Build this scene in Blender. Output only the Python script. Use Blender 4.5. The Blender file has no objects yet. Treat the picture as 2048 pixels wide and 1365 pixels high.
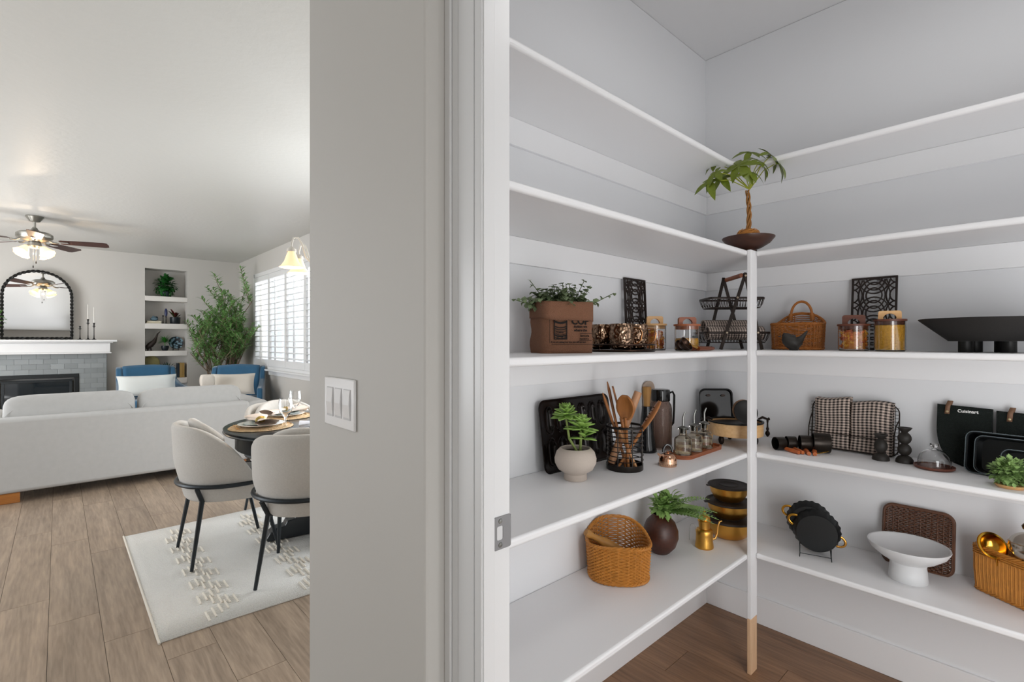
import bpy, bmesh, math, random
from math import sin, cos, pi, radians, sqrt, atan2
from mathutils import Vector, Matrix, Euler
random.seed(7)
SC = bpy.context.scene
COL = SC.collection
# ---------------------------------------------------------------- camera
CH = 1.317                     # eye height
YAW = radians(42.5)            # from +Y towards +X
FPX = 990.0
cam = bpy.data.cameras.new('camera'); cam_o = bpy.data.objects.new('camera', cam); COL.objects.link(cam_o)
cam.lens = 36*FPX/2048; cam.sensor_width = 36; cam.clip_start = .02; cam.clip_end = 200
cam_o.location = (0, 0, CH); cam_o.rotation_euler = (pi/2, 0, -YAW)
SC.camera = cam_o
SC.view_settings.view_transform = 'Standard'; SC.view_settings.look = 'None'
SC.view_settings.gamma = 1; SC.view_settings.use_curve_mapping = False
SC.view_settings.exposure = 0.0
SC.cycles.max_bounces = 14; SC.cycles.diffuse_bounces = 8; SC.cycles.transmission_bounces = 12
# ---------------------------------------------------------------- world and lights
W = bpy.data.worlds.new('sky'); SC.world = W; W.use_nodes = True
wn = W.node_tree.nodes; wl = W.node_tree.links
bg = wn['Background']; bg.inputs[0].default_value = (.86, .93, 1, 1); bg.inputs[1].default_value = 1.6
def area(name, loc, target, sx, sy, watts, col=(1, 1, 1), spread=pi):
    l = bpy.data.lights.new(name, 'AREA'); l.shape = 'RECTANGLE'; l.size = sx; l.size_y = sy; l.energy = watts; l.color = col; l.spread = spread
    o = bpy.data.objects.new(name, l); COL.objects.link(o); o.location = loc
    o.rotation_euler = (Vector(target)-Vector(loc)).to_track_quat('-Z', 'Y').to_euler(); return o
def point(name, loc, watts, col, r=.04):
    l = bpy.data.lights.new(name, 'POINT'); l.energy = watts; l.color = col; l.shadow_soft_size = r
    o = bpy.data.objects.new(name, l); COL.objects.link(o); o.location = loc; return o
# window daylight and added fill areas for the open-plan room
area('fill_left', (-3.6, 6.6, 1.35), (0, 7.2, 1.2), 3.6, 2.2, 165, (.96, .98, 1))  # added unseen area, brightens the living room from the left
area('fill_rear', (-.8, -3.2, 1.5), (.2, 1, 1.4), 2.0, 1.7, 22, (1, .99, .97))  # added unseen area at the rear, lights the pantry side from behind
area('daylight_side_window', (3.1, 7.5, 2.3), (1.6, 7.5, .9), 3.0, 1.2, 110, (.95, .98, 1))
area('daylight_dining_door', (2.50, 3.5, 1.2), (0, 3.6, 1.5), 1.7, 2.0, 76, (.93, .97, 1))
area('fill_ceiling', (-1.6, 2.9, .5), (-1.2, 3.1, 2.74), 2.4, 2.4, 9, (.96, .98, 1))  # added upward fill to brighten the ceiling
area('fill_ceiling_far', (-2.3, 7.2, .5), (-2.0, 7.4, 2.74), 2.2, 2.6, 84, (.96, .98, 1))  # second added upward fill, for the far ceiling
area('fill_behind_camera', (-.45, -.75, 1.35), (2.1, .5, 1.0), 1.0, 1.7, 5.5, (1, .985, .97))  # added fill behind the camera, aimed into the pantry
area('pantry_ceiling_lamp', (1.45, .0, 2.69), (1.45, .0, 0), .34, .34, 5, (1, .99, .98))
area('pantry_fill_low', (.64, -.55, .80), (2.4, .15, .72), .7, 1.4, 24, (.98, .99, 1))  # added unseen fill inside the pantry for the low right shelves
area('pantry_fill_near', (1.55, -.95, .90), (1.75, .9, .8), .9, 1.6, 5, (.98, .99, 1))  # added unseen fill at the pantry's near wall

# ---------------------------------------------------------------- view geometry
S_, C_ = sin(YAW), cos(YAW)
def at(px, py=None, z=None, X=None, Y=None):
    """a point of the photograph on a given plane of the house"""
    a = (px-1024)/FPX
    if z is not None: d = (CH-z)*FPX/(py-682.5)
    elif X is not None: d = X/(S_+a*C_)
    else: d = Y/(C_-a*S_)
    zz = z if z is not None else (CH-(py-682.5)/FPX*d if py is not None else 0)
    return Vector((d*(S_+a*C_), d*(C_-a*S_), zz))

# ---------------------------------------------------------------- mesh building
class MB:
    def __init__(s): s.v = []; s.f = []
    def add(s, vs, fs):
        n = len(s.v); s.v += [tuple(v) for v in vs]; s.f += [tuple(i+n for i in f) for f in fs]; return s
    def box(s, x0, x1, y0, y1, z0, z1):
        return s.add([(x0,y0,z0),(x1,y0,z0),(x1,y1,z0),(x0,y1,z0),(x0,y0,z1),(x1,y0,z1),(x1,y1,z1),(x0,y1,z1)],
                     [(3,2,1,0),(4,5,6,7),(0,1,5,4),(1,2,6,5),(2,3,7,6),(3,0,4,7)])
    def prism(s, poly, z0, z1):
        n = len(poly)
        a = sum(poly[i][0]*poly[(i+1)%n][1]-poly[(i+1)%n][0]*poly[i][1] for i in range(n))
        if a < 0: poly = poly[::-1]
        return s.add([(x,y,z0) for x,y in poly]+[(x,y,z1) for x,y in poly],
                     [tuple(range(n-1,-1,-1)), tuple(range(n,2*n))]+[(i,(i+1)%n,(i+1)%n+n,i+n) for i in range(n)])
    def lathe(s, prof, n=28, c=(0,0,0), sx=1, sy=1, closed=False, wob=None):
        vs = []; fs = []; m = len(prof)
        for j,(r,z) in enumerate(prof):
            for i in range(n):
                a = 2*pi*i/n; rr = r*(wob(a, j, m) if wob else 1)
                vs.append((c[0]+rr*cos(a)*sx, c[1]+rr*sin(a)*sy, c[2]+z))
        for j in range(m-1 if not closed else m):
            k = (j+1) % m
            for i in range(n): fs.append((j*n+i, j*n+(i+1)%n, k*n+(i+1)%n, k*n+i))
        if not closed:
            if prof[0][0] > 1e-5: fs.append(tuple(range(n-1,-1,-1)))
            if prof[-1][0] > 1e-5: fs.append(tuple((m-1)*n+i for i in range(n)))
        return s.add(vs, fs)
    def tube(s, pts, r=.01, n=6, closed=False, flat=None):
        pts = [Vector(p) for p in pts]; m = len(pts); vs = []; fs = []
        rr = r if isinstance(r, (list, tuple)) else [r]*m
        def tan(i):
            if closed: return (pts[(i+1)%m]-pts[i-1]).normalized()
            return (pts[min(i+1,m-1)]-pts[max(i-1,0)]).normalized()
        t = tan(0); u = t.orthogonal().normalized()
        if abs(t.z) < .9: u = (Vector((0,0,1))-t*t.z).normalized()
        for i in range(m):
            t = tan(i); u = (u-t*u.dot(t))
            u = u.normalized() if u.length > 1e-6 else t.orthogonal().normalized()
            w = t.cross(u)
            for k in range(n):
                a = 2*pi*k/n
                fx = flat if flat else 1
                vs.append(pts[i]+(u*cos(a)+w*sin(a)*fx)*rr[i])
        for i in range(m if closed else m-1):
            j = (i+1) % m
            for k in range(n): fs.append((i*n+k, i*n+(k+1)%n, j*n+(k+1)%n, j*n+k))
        if not closed: fs += [tuple(range(n-1,-1,-1)), tuple((m-1)*n+k for k in range(n))]
        return s.add(vs, fs)
    def cyl(s, p0, p1, r0, r1=None, n=16): return s.tube([p0, p1], [r0, r0 if r1 is None else r1], n)
    def ball(s, c, rx, ry=None, rz=None, n=16, m=10):
        ry = rx if ry is None else ry; rz = rx if rz is None else rz
        vs = []; fs = []
        for j in range(1, m):
            p = pi*j/m
            for i in range(n): a = 2*pi*i/n; vs.append((c[0]+rx*sin(p)*cos(a), c[1]+ry*sin(p)*sin(a), c[2]-rz*cos(p)))
        vs += [(c[0],c[1],c[2]-rz),(c[0],c[1],c[2]+rz)]; b = len(vs)-2
        for j in range(m-2):
            for i in range(n): fs.append((j*n+i, j*n+(i+1)%n, (j+1)*n+(i+1)%n, (j+1)*n+i))
        for i in range(n): fs += [(b,(i+1)%n,i), (b+1,(m-2)*n+i,(m-2)*n+(i+1)%n)]
        return s.add(vs, fs)
    def leaf(s, p, d, L, Wd, droop=.2, n=4, fold=.25, up=(0,0,1), pw=.8):
        p = Vector(p); d = Vector(d).normalized(); up = Vector(up)
        sd = d.cross(up); sd = sd.normalized() if sd.length > 1e-4 else d.orthogonal().normalized(); nn = sd.cross(d)
        vs = []; fs = []
        for i in range(n+1):
            t = i/n; q = p+d*L*t-nn*droop*L*t*t
            w = Wd*.5*max(sin(pi*min(t*.97+.03, 1))**pw, .02)
            vs += [q-sd*w+nn*w*fold, q, q+sd*w+nn*w*fold]
        for i in range(n):
            a = i*3; fs += [(a,a+1,a+4,a+3),(a+1,a+2,a+5,a+4)]
        return s.add(vs, fs)
    def grid(s, fn, nu, nv, cu=False, cv=False):
        vs = [fn(i/nu, j/nv) for j in range(nv+(0 if cv else 1)) for i in range(nu+(0 if cu else 1))]
        A = nu if cu else nu+1; B = nv if cv else nv+1; fs = []
        for j in range(nv):
            for i in range(nu): fs.append((j*A+i, j*A+(i+1)%A, ((j+1)%B)*A+(i+1)%A, ((j+1)%B)*A+i))
        return s.add(vs, fs)
    def xf(s, M): s.v = [tuple(M @ Vector(v)) for v in s.v]; return s
    def mesh(s, name, smooth=True, ang=38):
        me = bpy.data.meshes.new(name); me.from_pydata(s.v, [], s.f); me.update()
        if smooth and len(me.polygons): me.shade_smooth(); me.set_sharp_from_angle(angle=radians(ang))
        return me
def T(x=0, y=0, z=0, rx=0, ry=0, rz=0): return Matrix.Translation((x,y,z)) @ Euler((rx,ry,rz)).to_matrix().to_4x4()
def obj(mb, name, m, parent=None, loc=(0,0,0), rot=(0,0,0), smooth=True, bevel=0, solid=0, sub=0, label=None, kind=None, ang=38, seg=2):
    me = mb if isinstance(mb, bpy.types.Mesh) else mb.mesh(name, smooth, ang)
    if m and not me.materials: me.materials.append(m)
    o = bpy.data.objects.new(name, me); COL.objects.link(o); o.location = loc; o.rotation_euler = rot
    if parent: o.parent = parent
    if solid: k = o.modifiers.new('solid', 'SOLIDIFY'); k.thickness = solid; k.offset = 0
    if sub: k = o.modifiers.new('sub', 'SUBSURF'); k.levels = k.render_levels = sub
    if bevel: k = o.modifiers.new('bevel', 'BEVEL'); k.width = bevel; k.segments = seg; k.limit_method = 'ANGLE'; k.angle_limit = radians(40)
    if label: o['label'] = label
    if kind: o['kind'] = kind
    return o
def tag(o, label, cat, group=None, kind=None):
    o['label'] = label; o['category'] = cat
    if group: o['group'] = group
    if kind: o['kind'] = kind
    return o
def thing(name, label, cat, loc=(0,0,0), rz=0, group=None, rot=None):
    o = bpy.data.objects.new(name, None); COL.objects.link(o); o.location = loc; o.rotation_euler = rot if rot else (0,0,rz)
    o.empty_display_size = .05
    return tag(o, label, cat, group)
def struct(mb, name, m, parent=None, **k):
    o = obj(mb, name, m, parent, **k)
    if not parent: o['kind'] = 'structure'
    return o
def dup(root, loc, rz=None, label=None, group=None):
    r = root.copy(); COL.objects.link(r); r.location = loc
    if rz is not None: r.rotation_euler = (0,0,rz)
    if label: r['label'] = label
    if group: r['group'] = group
    for ch in list(root.children):
        c = ch.copy(); COL.objects.link(c); c.parent = r
        for g in list(ch.children):
            d = g.copy(); COL.objects.link(d); d.parent = c
    return r
def arc(cx, cy, r, a0, a1, n): return [(cx+r*cos(radians(a0+(a1-a0)*i/n)), cy+r*sin(radians(a0+(a1-a0)*i/n))) for i in range(n+1)]
def rrect(w, h, r, n=5, cx=0, cy=0):
    p = []
    for (x,y,a) in ((w/2-r,h/2-r,0),(-w/2+r,h/2-r,90),(-w/2+r,-h/2+r,180),(w/2-r,-h/2+r,270)): p += arc(cx+x, cy+y, r, a, a+90, n)
    return p

# ---------------------------------------------------------------- materials
def lin(h):
    h = h.lstrip('#'); c = [int(h[i:i+2],16)/255 for i in (0,2,4)]
    return tuple(x/12.92 if x <= .04045 else ((x+.055)/1.055)**2.4 for x in c)+(1,)
MATS = {}
def mat(name, col, rough=.5, metal=0, var=0, vs=20, bump=0, bs=60, trans=0, ior=1.45, coat=0, sheen=0, emit=None, es=0, alpha=1, sss=0, rnd=0, spec=.5, detail=3):
    if name in MATS: return MATS[name]
    m = bpy.data.materials.new(name); m.use_nodes = True; nt = m.node_tree; N = nt.nodes; L = nt.links
    b = N['Principled BSDF']; b.inputs['Roughness'].default_value = rough; b.inputs['Metallic'].default_value = metal
    b.inputs['IOR'].default_value = ior; b.inputs['Transmission Weight'].default_value = trans; b.inputs['Alpha'].default_value = alpha
    b.inputs['Coat Weight'].default_value = coat; b.inputs['Specular IOR Level'].default_value = spec
    if sheen: b.inputs['Sheen Weight'].default_value = sheen; b.inputs['Sheen Roughness'].default_value = .5
    if sss: b.inputs['Subsurface Weight'].default_value = sss; b.inputs['Subsurface Radius'].default_value = (.02,.02,.015)
    if emit: b.inputs['Emission Color'].default_value = lin(emit); b.inputs['Emission Strength'].default_value = es
    c = lin(col); b.inputs['Base Color'].default_value = c
    tc = N.new('ShaderNodeTexCoord')
    if var or rnd:
        mix = N.new('ShaderNodeMix'); mix.data_type = 'RGBA'; mix.inputs[6].default_value = tuple(x*(1-max(var,rnd)) for x in c[:3])+(1,); mix.inputs[7].default_value = tuple(min(1,x*(1+max(var,rnd))) for x in c[:3])+(1,)
        if var:
            no = N.new('ShaderNodeTexNoise'); no.inputs['Scale'].default_value = vs; no.inputs['Detail'].default_value = detail; L.new(tc.outputs['Object'], no.inputs['Vector']); L.new(no.outputs['Fac'], mix.inputs[0])
        else:
            oi = N.new('ShaderNodeObjectInfo'); L.new(oi.outputs['Random'], mix.inputs[0])
        L.new(mix.outputs[2], b.inputs['Base Color'])
    if bump:
        nb = N.new('ShaderNodeTexNoise'); nb.inputs['Scale'].default_value = bs; nb.inputs['Detail'].default_value = 4; L.new(tc.outputs['Object'], nb.inputs['Vector'])
        bp = N.new('ShaderNodeBump'); bp.inputs['Strength'].default_value = bump; bp.inputs['Distance'].default_value = .01
        L.new(nb.outputs['Fac'], bp.inputs['Height']); L.new(bp.outputs[0], b.inputs['Normal'])
    MATS[name] = m; return m
def wood(name, dark, light, rough=.45, axis='Y', scale=1.0, stretch=10, rnd=0, coat=0, knots=0, bumpv=.05):
    if name in MATS: return MATS[name]
    m = bpy.data.materials.new(name); m.use_nodes = True; nt = m.node_tree; N = nt.nodes; L = nt.links; b = N['Principled BSDF']
    b.inputs['Roughness'].default_value = rough; b.inputs['Coat Weight'].default_value = coat
    tc = N.new('ShaderNodeTexCoord'); mp = N.new('ShaderNodeMapping'); oi = N.new('ShaderNodeObjectInfo')
    ad = N.new('ShaderNodeVectorMath'); ad.operation = 'ADD'; ml = N.new('ShaderNodeVectorMath'); ml.operation = 'SCALE'; ml.inputs[0].default_value = (7.3, 11.1, 5.7)
    L.new(oi.outputs['Random'], ml.inputs['Scale']); L.new(tc.outputs['Object'], ad.inputs[0]); L.new(ml.outputs[0], ad.inputs[1]); L.new(ad.outputs[0], mp.inputs['Vector'])
    sc = {'X': (1/stretch,1,1), 'Y': (1,1/stretch,1), 'Z': (1,1,1/stretch)}[axis]; mp.inputs['Scale'].default_value = tuple(x*scale for x in sc)
    n1 = N.new('ShaderNodeTexNoise'); n1.inputs['Scale'].default_value = 85; n1.inputs['Detail'].default_value = 5; n1.inputs['Distortion'].default_value = .3
    n2 = N.new('ShaderNodeTexNoise'); n2.inputs['Scale'].default_value = 9; n2.inputs['Detail'].default_value = 3; n2.inputs['Distortion'].default_value = .8+knots
    L.new(mp.outputs[0], n1.inputs['Vector']); L.new(mp.outputs[0], n2.inputs['Vector'])
    mx = N.new('ShaderNodeMix'); mx.data_type = 'FLOAT'; mx.inputs[0].default_value = .5; L.new(n1.outputs['Fac'], mx.inputs[2]); L.new(n2.outputs['Fac'], mx.inputs[3])
    cr = N.new('ShaderNodeValToRGB'); cr.color_ramp.elements[0].position = .30; cr.color_ramp.elements[0].color = lin(dark); cr.color_ramp.elements[1].position = .68; cr.color_ramp.elements[1].color = lin(light)
    L.new(mx.outputs[0], cr.inputs[0]); out = cr.outputs[0]
    if rnd:
        hs = N.new('ShaderNodeHueSaturation'); mr = N.new('ShaderNodeMapRange'); mr.inputs[3].default_value = 1-rnd; mr.inputs[4].default_value = 1+rnd
        L.new(oi.outputs['Random'], mr.inputs[0]); L.new(mr.outputs[0], hs.inputs['Value']); L.new(out, hs.inputs['Color']); out = hs.outputs[0]
    L.new(out, b.inputs['Base Color'])
    bp = N.new('ShaderNodeBump'); bp.inputs['Strength'].default_value = bumpv; bp.inputs['Distance'].default_value = .004; L.new(n1.outputs['Fac'], bp.inputs['Height']); L.new(bp.outputs[0], b.inputs['Normal'])
    MATS[name] = m; return m
def gingham(name, n=20, cream='#cbb9ac', dark='#1d1816'):
    m = bpy.data.materials.new(name); m.use_nodes = True; N = m.node_tree.nodes; L = m.node_tree.links; b = N['Principled BSDF']; b.inputs['Roughness'].default_value = .95
    tc = N.new('ShaderNodeTexCoord'); sp = N.new('ShaderNodeSeparateXYZ'); L.new(tc.outputs['UV'], sp.inputs[0])
    hs = []
    for k in (0, 1):
        a = N.new('ShaderNodeMath'); a.operation = 'MULTIPLY'; a.inputs[1].default_value = 1; L.new(sp.outputs[k], a.inputs[0])
        f = N.new('ShaderNodeMath'); f.operation = 'FRACT'; L.new(a.outputs[0], f.inputs[0])
        g = N.new('ShaderNodeMath'); g.operation = 'GREATER_THAN'; g.inputs[1].default_value = .5; L.new(f.outputs[0], g.inputs[0]); hs.append(g)
    ad = N.new('ShaderNodeMath'); ad.operation = 'ADD'; L.new(hs[0].outputs[0], ad.inputs[0]); L.new(hs[1].outputs[0], ad.inputs[1])
    dv = N.new('ShaderNodeMath'); dv.operation = 'MULTIPLY'; dv.inputs[1].default_value = .5; L.new(ad.outputs[0], dv.inputs[0])
    cr = N.new('ShaderNodeValToRGB'); cr.color_ramp.interpolation = 'CONSTANT'; e = cr.color_ramp.elements; e[0].color = lin(cream); e[1].position = .75; e[1].color = lin(dark)
    q = e.new(.25); q.color = lin('#857870'); L.new(dv.outputs[0], cr.inputs[0]); L.new(cr.outputs[0], b.inputs['Base Color'])
    nb = N.new('ShaderNodeTexNoise'); nb.inputs['Scale'].default_value = 400; L.new(tc.outputs['Object'], nb.inputs['Vector'])
    bp = N.new('ShaderNodeBump'); bp.inputs['Strength'].default_value = .4; bp.inputs['Distance'].default_value = .002; L.new(nb.outputs['Fac'], bp.inputs['Height']); L.new(bp.outputs[0], b.inputs['Normal'])
    MATS[name] = m; return m
def cloth(fn, nu, nv, name, m, parent=None, us=10, vs=10, th=.003, **k):
    """a sheet with its own UV map so woven checks follow the folds"""
    mb = MB().grid(fn, nu, nv); me = mb.mesh(name); uv = me.uv_layers.new(name='UVMap')
    for p in me.polygons:
        for li, vi in zip(p.loop_indices, p.vertices):
            j, i = divmod(vi, nu+1); uv.data[li].uv = (i/nu*us, j/nv*vs)
    return obj(me, name, m, parent, solid=th, **k)

M_pw = mat('pantry_white_paint', '#e8e8e9', .42, bump=.015, bs=40)
M_pwall = mat('pantry_wall_paint', '#e0e1e3', .6, bump=.02, bs=120)
M_pceil = mat('pantry_ceiling_paint', '#d6d6d7', .7)
M_wall = mat('beige_wall_paint', '#c4c1bc', .6, bump=.03, bs=90, var=.015, vs=3)
M_ceil = mat('textured_ceiling_paint', '#c9c8c4', .4, bump=.22, bs=26)
M_trim = mat('white_trim_paint', '#dcdcdc', .3)
M_white = mat('bright_white_trim', '#dfdfdf', .35)
M_floorbase = mat('floor_joint_dark', '#2c221b', .9)
M_plank = wood('greige_oak_plank', '#7a6a5b', '#b09c88', .38, 'Y', 1.0, 13, rnd=.07, knots=.7)
M_plank_tint = wood('pantry_plank_light_tint', '#6c4e37', '#a07a5a', .42, 'Y', 1.0, 13, rnd=.06, knots=.6)  # same floor as M_plank; the pantry's darker, browner light put into the colour
M_black = mat('matte_black_metal', '#1b1a19', .45, .3)
M_blk2 = mat('satin_black_metal', '#26221f', .35, .6)
M_iron = mat('bronze_black_iron', '#241b16', .4, .7)
M_gold = mat('brushed_gold', '#dba650', .33, 1, bump=.02, bs=200)
M_brass = mat('brass', '#d9a441', .18, 1)
M_glass = mat('clear_glass', '#ffffff', .02, trans=1, ior=1.45)
M_steel = mat('brushed_nickel', '#8f908c', .32, 1)
M_green = mat('leaf_green', '#55702f', .5, var=.35, vs=30)
# ================================================================ HOUSE SHELL
XW = 2.44; YB = 10.04; XL = -3.7; YR = -3.3; ZC = 2.74; PX0 = 2.414; PY1 = 1.185
fl = struct(MB().box(XL-.1, XW+.12, YR-.1, YB+.4, -.12, -.0035), 'floor', M_floorbase)
full = MB().box(-.0902, .0902, -.609, .609, -.012, 0).mesh('plank', False)
full2 = MB().box(-.0902, .0902, -.609, .609, -.012, 0).mesh('plank', False)
def plank_piece(x, y0, y1, m, rest=None):
    w = .0902; lim = (PX0-.0125 if m is M_plank_tint else XW-.001)
    if x+w > lim:
        o = obj(MB().box(-(lim-x+w)/2, (lim-x+w)/2, -(y1-y0)/2+.001, (y1-y0)/2-.001, -.012, 0).mesh('plank', False), 'plank', m, fl, loc=((lim+x-w)/2, (y0+y1)/2, 0)); return
    if rest is not None: rest.box(x-w, x+w, y0+.001, y1-.001, -.0034, -.0002); return
    if abs(y1-y0-1.22) < .002: me = full2 if m is not M_plank else full
    else: me = MB().box(-w, w, -(y1-y0)/2+.001, (y1-y0)/2-.001, -.012, 0).mesh('plank', False)
    obj(me, 'plank', m, fl, loc=(x, (y0+y1)/2, 0))
rest = MB()
fullp = None
for c in range(-20, 14):
    x = -.0345+.091+.182*c
    if x < XL+.1 or x > XW+.06: continue
    k0 = 4.344-.33*c
    k = math.floor((YR-k0)/1.22)
    y = k0+k*1.22
    while y < YB:
        a, b = max(y, YR), min(y+1.22, YB)
        if b-a > .01:
            inp = x > .52 and b > -1 and a < 1.2
            if inp:
                if min(b,1.18)-max(a,-1) > .02: plank_piece(x, max(a,-1.0), min(b,1.18), M_plank_tint)
                if b > 1.31: plank_piece(x, max(a,1.31), b, M_plank)
                if a < -1.12: plank_piece(x, a, -1.12, M_plank, rest)
            elif x > -1.0 and b > 1.2 and a < 6.4: plank_piece(x, a, b, M_plank)
            else: plank_piece(x, a, b, M_plank, rest)
        y += 1.22
obj(rest, 'planks_beyond_view', M_plank, fl, smooth=False, kind='stuff')
struct(MB().box(XL-.1, XW+.12, YR-.1, YB+.4, ZC+.001, ZC+.12), 'ceiling', M_ceil)
struct(MB().box(.60, PX0, -1.0, PY1, ZC-.004, ZC), 'ceiling_pantry', M_pceil)
# window wall (right): opening Y 5.95..9.07, z .90..2.41
WY0, WY1, WZ0, WZ1 = 5.93, 9.06, .90, 2.40
struct(MB().box(XW, XW+.12, YR, 2.6, 0, ZC).box(XW, XW+.12, 4.4, WY0, 0, ZC).box(XW, XW+.12, 2.6, 4.4, 2.25, ZC).box(XW, XW+.12, WY1, YB, 0, ZC).box(XW, XW+.12, WY0, WY1, 0, WZ0).box(XW, XW+.12, WY0, WY1, WZ1, ZC), 'wall_right', M_wall, smooth=False)
# fireplace wall with niche X 1.045..1.635, z .10..2.517
NX0, NX1, NZ0, NZ1 = 1.045, 1.635, .12, 2.517
struct(MB().box(XL, NX0, YB, YB+.35, 0, ZC).box(NX1, XW+.12, YB, YB+.35, 0, ZC).box(NX0, NX1, YB, YB+.35, NZ1, ZC).box(NX0, NX1, YB, YB+.35, 0, NZ0).box(NX0, NX1, YB+.29, YB+.35, NZ0, NZ1), 'wall_back', M_wall, smooth=False)
struct(MB().box(XL-.1, XL, YR, 2.4, 0, ZC).box(XL-.1, XL, 7.6, YB, 0, ZC).box(XL-.1, XL, 2.4, 7.6, 2.45, ZC).box(XL-.1, XL, 2.4, 7.6, 0, .05), 'wall_left', M_wall, smooth=False)
struct(MB().box(XL, -1.85, YR-.1, YR, 0, ZC).box(.25, XW+.12, YR-.1, YR, 0, ZC).box(-1.85, .25, YR-.1, YR, 0, .6).box(-1.85, .25, YR-.1, YR, 2.4, ZC), 'wall_rear', M_wall, smooth=False)
# pantry box
struct(MB().box(.60, PX0, PY1, PY1+.008, 0, ZC-.005), 'wall_pantry_left', M_pwall, smooth=False)
struct(MB().box(.5985, XW, PY1+.0085, 1.305, 0, ZC), 'wall_dining', M_wall, smooth=False)
struct(MB().box(PX0, XW-.001, -1.0, PY1, 0, ZC-.005), 'wall_pantry_right', M_pwall, smooth=False)
struct(MB().box(.60, XW, -1.1, -1.001, 0, ZC), 'wall_pantry_near', M_pwall, smooth=False)
# wall holding the light switches, and the thinner wall round the pantry door
struct(MB().box(.48, .598, .751, 1.305, 0, ZC), 'wall_switch', M_wall, smooth=False, bevel=.006)
struct(MB().box(.54, .585, .660, .7505, 0, ZC).box(.54, .585, -1.1, -.155, 0, ZC).box(.54, .585, -.155, .660, 2.06, ZC), 'wall_pantry_front', M_wall, smooth=False)
# door casing: outer bead, flat, inner bead; jamb with rabbet
cas = struct(MB().box(.526, .5395, .655, .7505, 0, 2.12), 'trim_1', M_trim, smooth=False)
obj(MB().box(.519, .5255, .731, .7505, 0, 2.12), 'outer_bead', M_trim, cas, bevel=.003)
obj(MB().box(.5225, .5255, .712, .7305, 0, 2.12), 'inner_step', M_trim, cas, bevel=.0012)
obj(MB().box(.5215, .5255, .645, .6645, 0, 2.12), 'inner_bead', M_trim, cas, bevel=.0018)
obj(MB().box(.5215, .5255, .6665, .7105, 0, 2.12), 'flat_band', M_trim, cas, bevel=.001)
j = struct(MB().box(.5255, .5500, .6435, .6545, 0, 2.05), 'door_1', M_trim, smooth=False, bevel=.0012)
obj(MB().box(.5503, .5865, .6460, .6597, 0, 2.05), 'jamb_rabbet', M_trim, j, bevel=.001)
obj(MB().box(.5255, .5865, -.155, -.135, 0, 2.05), 'far_jamb', M_trim, j, bevel=.001)
obj(MB().box(.5255, .5865, -.135, .643, 2.03, 2.055), 'head_jamb', M_trim, j, bevel=.001)
struct(MB().box(.521, .5395, -.265, -.156, 0, 2.12).box(.521, .5395, -.155, .644, 2.056, 2.14), 'trim_2', M_trim, smooth=False, bevel=.002)
# strike plate on the jamb
sp = thing('strike_plate', 'satin nickel strike plate screwed to the white pantry door jamb', 'strike plate', (.568, .6457, .985))
M_strike = mat('strike_nickel', '#8d8d8e', .5, .55)
pl = MB()
o = rrect(.036, .057, .002, 3); i_ = rrect(.013, .024, .003, 3, -.006, 0)
n = len(o)
vs = [(x,0,z) for x,z in o]+[(x,0,z) for x,z in i_]+[(x,-.0016,z) for x,z in o]+[(x,-.0016,z) for x,z in i_]
fs = []
for k in range(n):
    q = (k+1)%n
    fs += [(2*n+k,2*n+q,3*n+q,3*n+k), (k,n+k,n+q,q), (k,q,2*n+q,2*n+k), (n+k,3*n+k,3*n+q,n+q)]
pl.add(vs, fs); plo = obj(pl, 'plate', M_strike, sp, smooth=False)
lip = MB().grid(lambda u,v: (.017+.006*sin(u*1.3), -.0008+.006*(1-cos(u*1.5)), (-.5+v)*.056*(1-.25*u*u)), 5, 4)
obj(lip, 'curved_lip', M_strike, sp, solid=.0014)
obj(MB().box(-.0125, .0005, -.0012, .0006, -.012, .012), 'latch_hole', mat('pale_wood_hole', '#cfcfcf', .8), sp)
obj(MB().box(.001, .0045, -.0022, .0006, -.009, .009), 'latch_tab', M_strike, sp)
for z in (-.0205, .0205): obj(MB().lathe([(0,0),(.0045,0),(.0038,.0012),(0,.0014)], 14).xf(T(-.005,-.0016,z,rx=pi/2)), 'screw', M_steel, plo)
# light switch
sw = thing('light_switch', 'white three-gang rocker switch plate on the beige wall beside the pantry door', 'light switch', tuple(at(682, 806, X=.4795)))
M_sw = mat('switch_plastic', '#e9e8e8', .25)
obj(MB().box(-.006, 0, -.0815, .0815, -.057, .057), 'cover_plate', M_sw, sw, bevel=.003, loc=(0,0,0))
for k in (-1,0,1):
    rf_ = obj(MB().box(-.0075,-.0055,k*.046-.017,k*.046+.017,-.034,.034), 'rocker_frame', mat('switch_gap','#bdbcbc',.4), sw)
    rk = MB().add([(-.0072,k*.046-.0155,-.032),(-.0072,k*.046+.0155,-.032),(-.0105,k*.046+.0155,0),(-.0105,k*.046-.0155,0),(-.0075,k*.046+.0155,.032),(-.0075,k*.046-.0155,.032),
        (-.005,k*.046-.0155,-.032),(-.005,k*.046+.0155,-.032),(-.005,k*.046+.0155,.032),(-.005,k*.046-.0155,.032)],[(0,3,2,1),(3,5,4,2),(0,1,7,6),(4,5,9,8),(1,2,4,8,7),(0,6,9,5,3)])
    obj(rk, 'rocker', M_sw, rf_, smooth=False)
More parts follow.
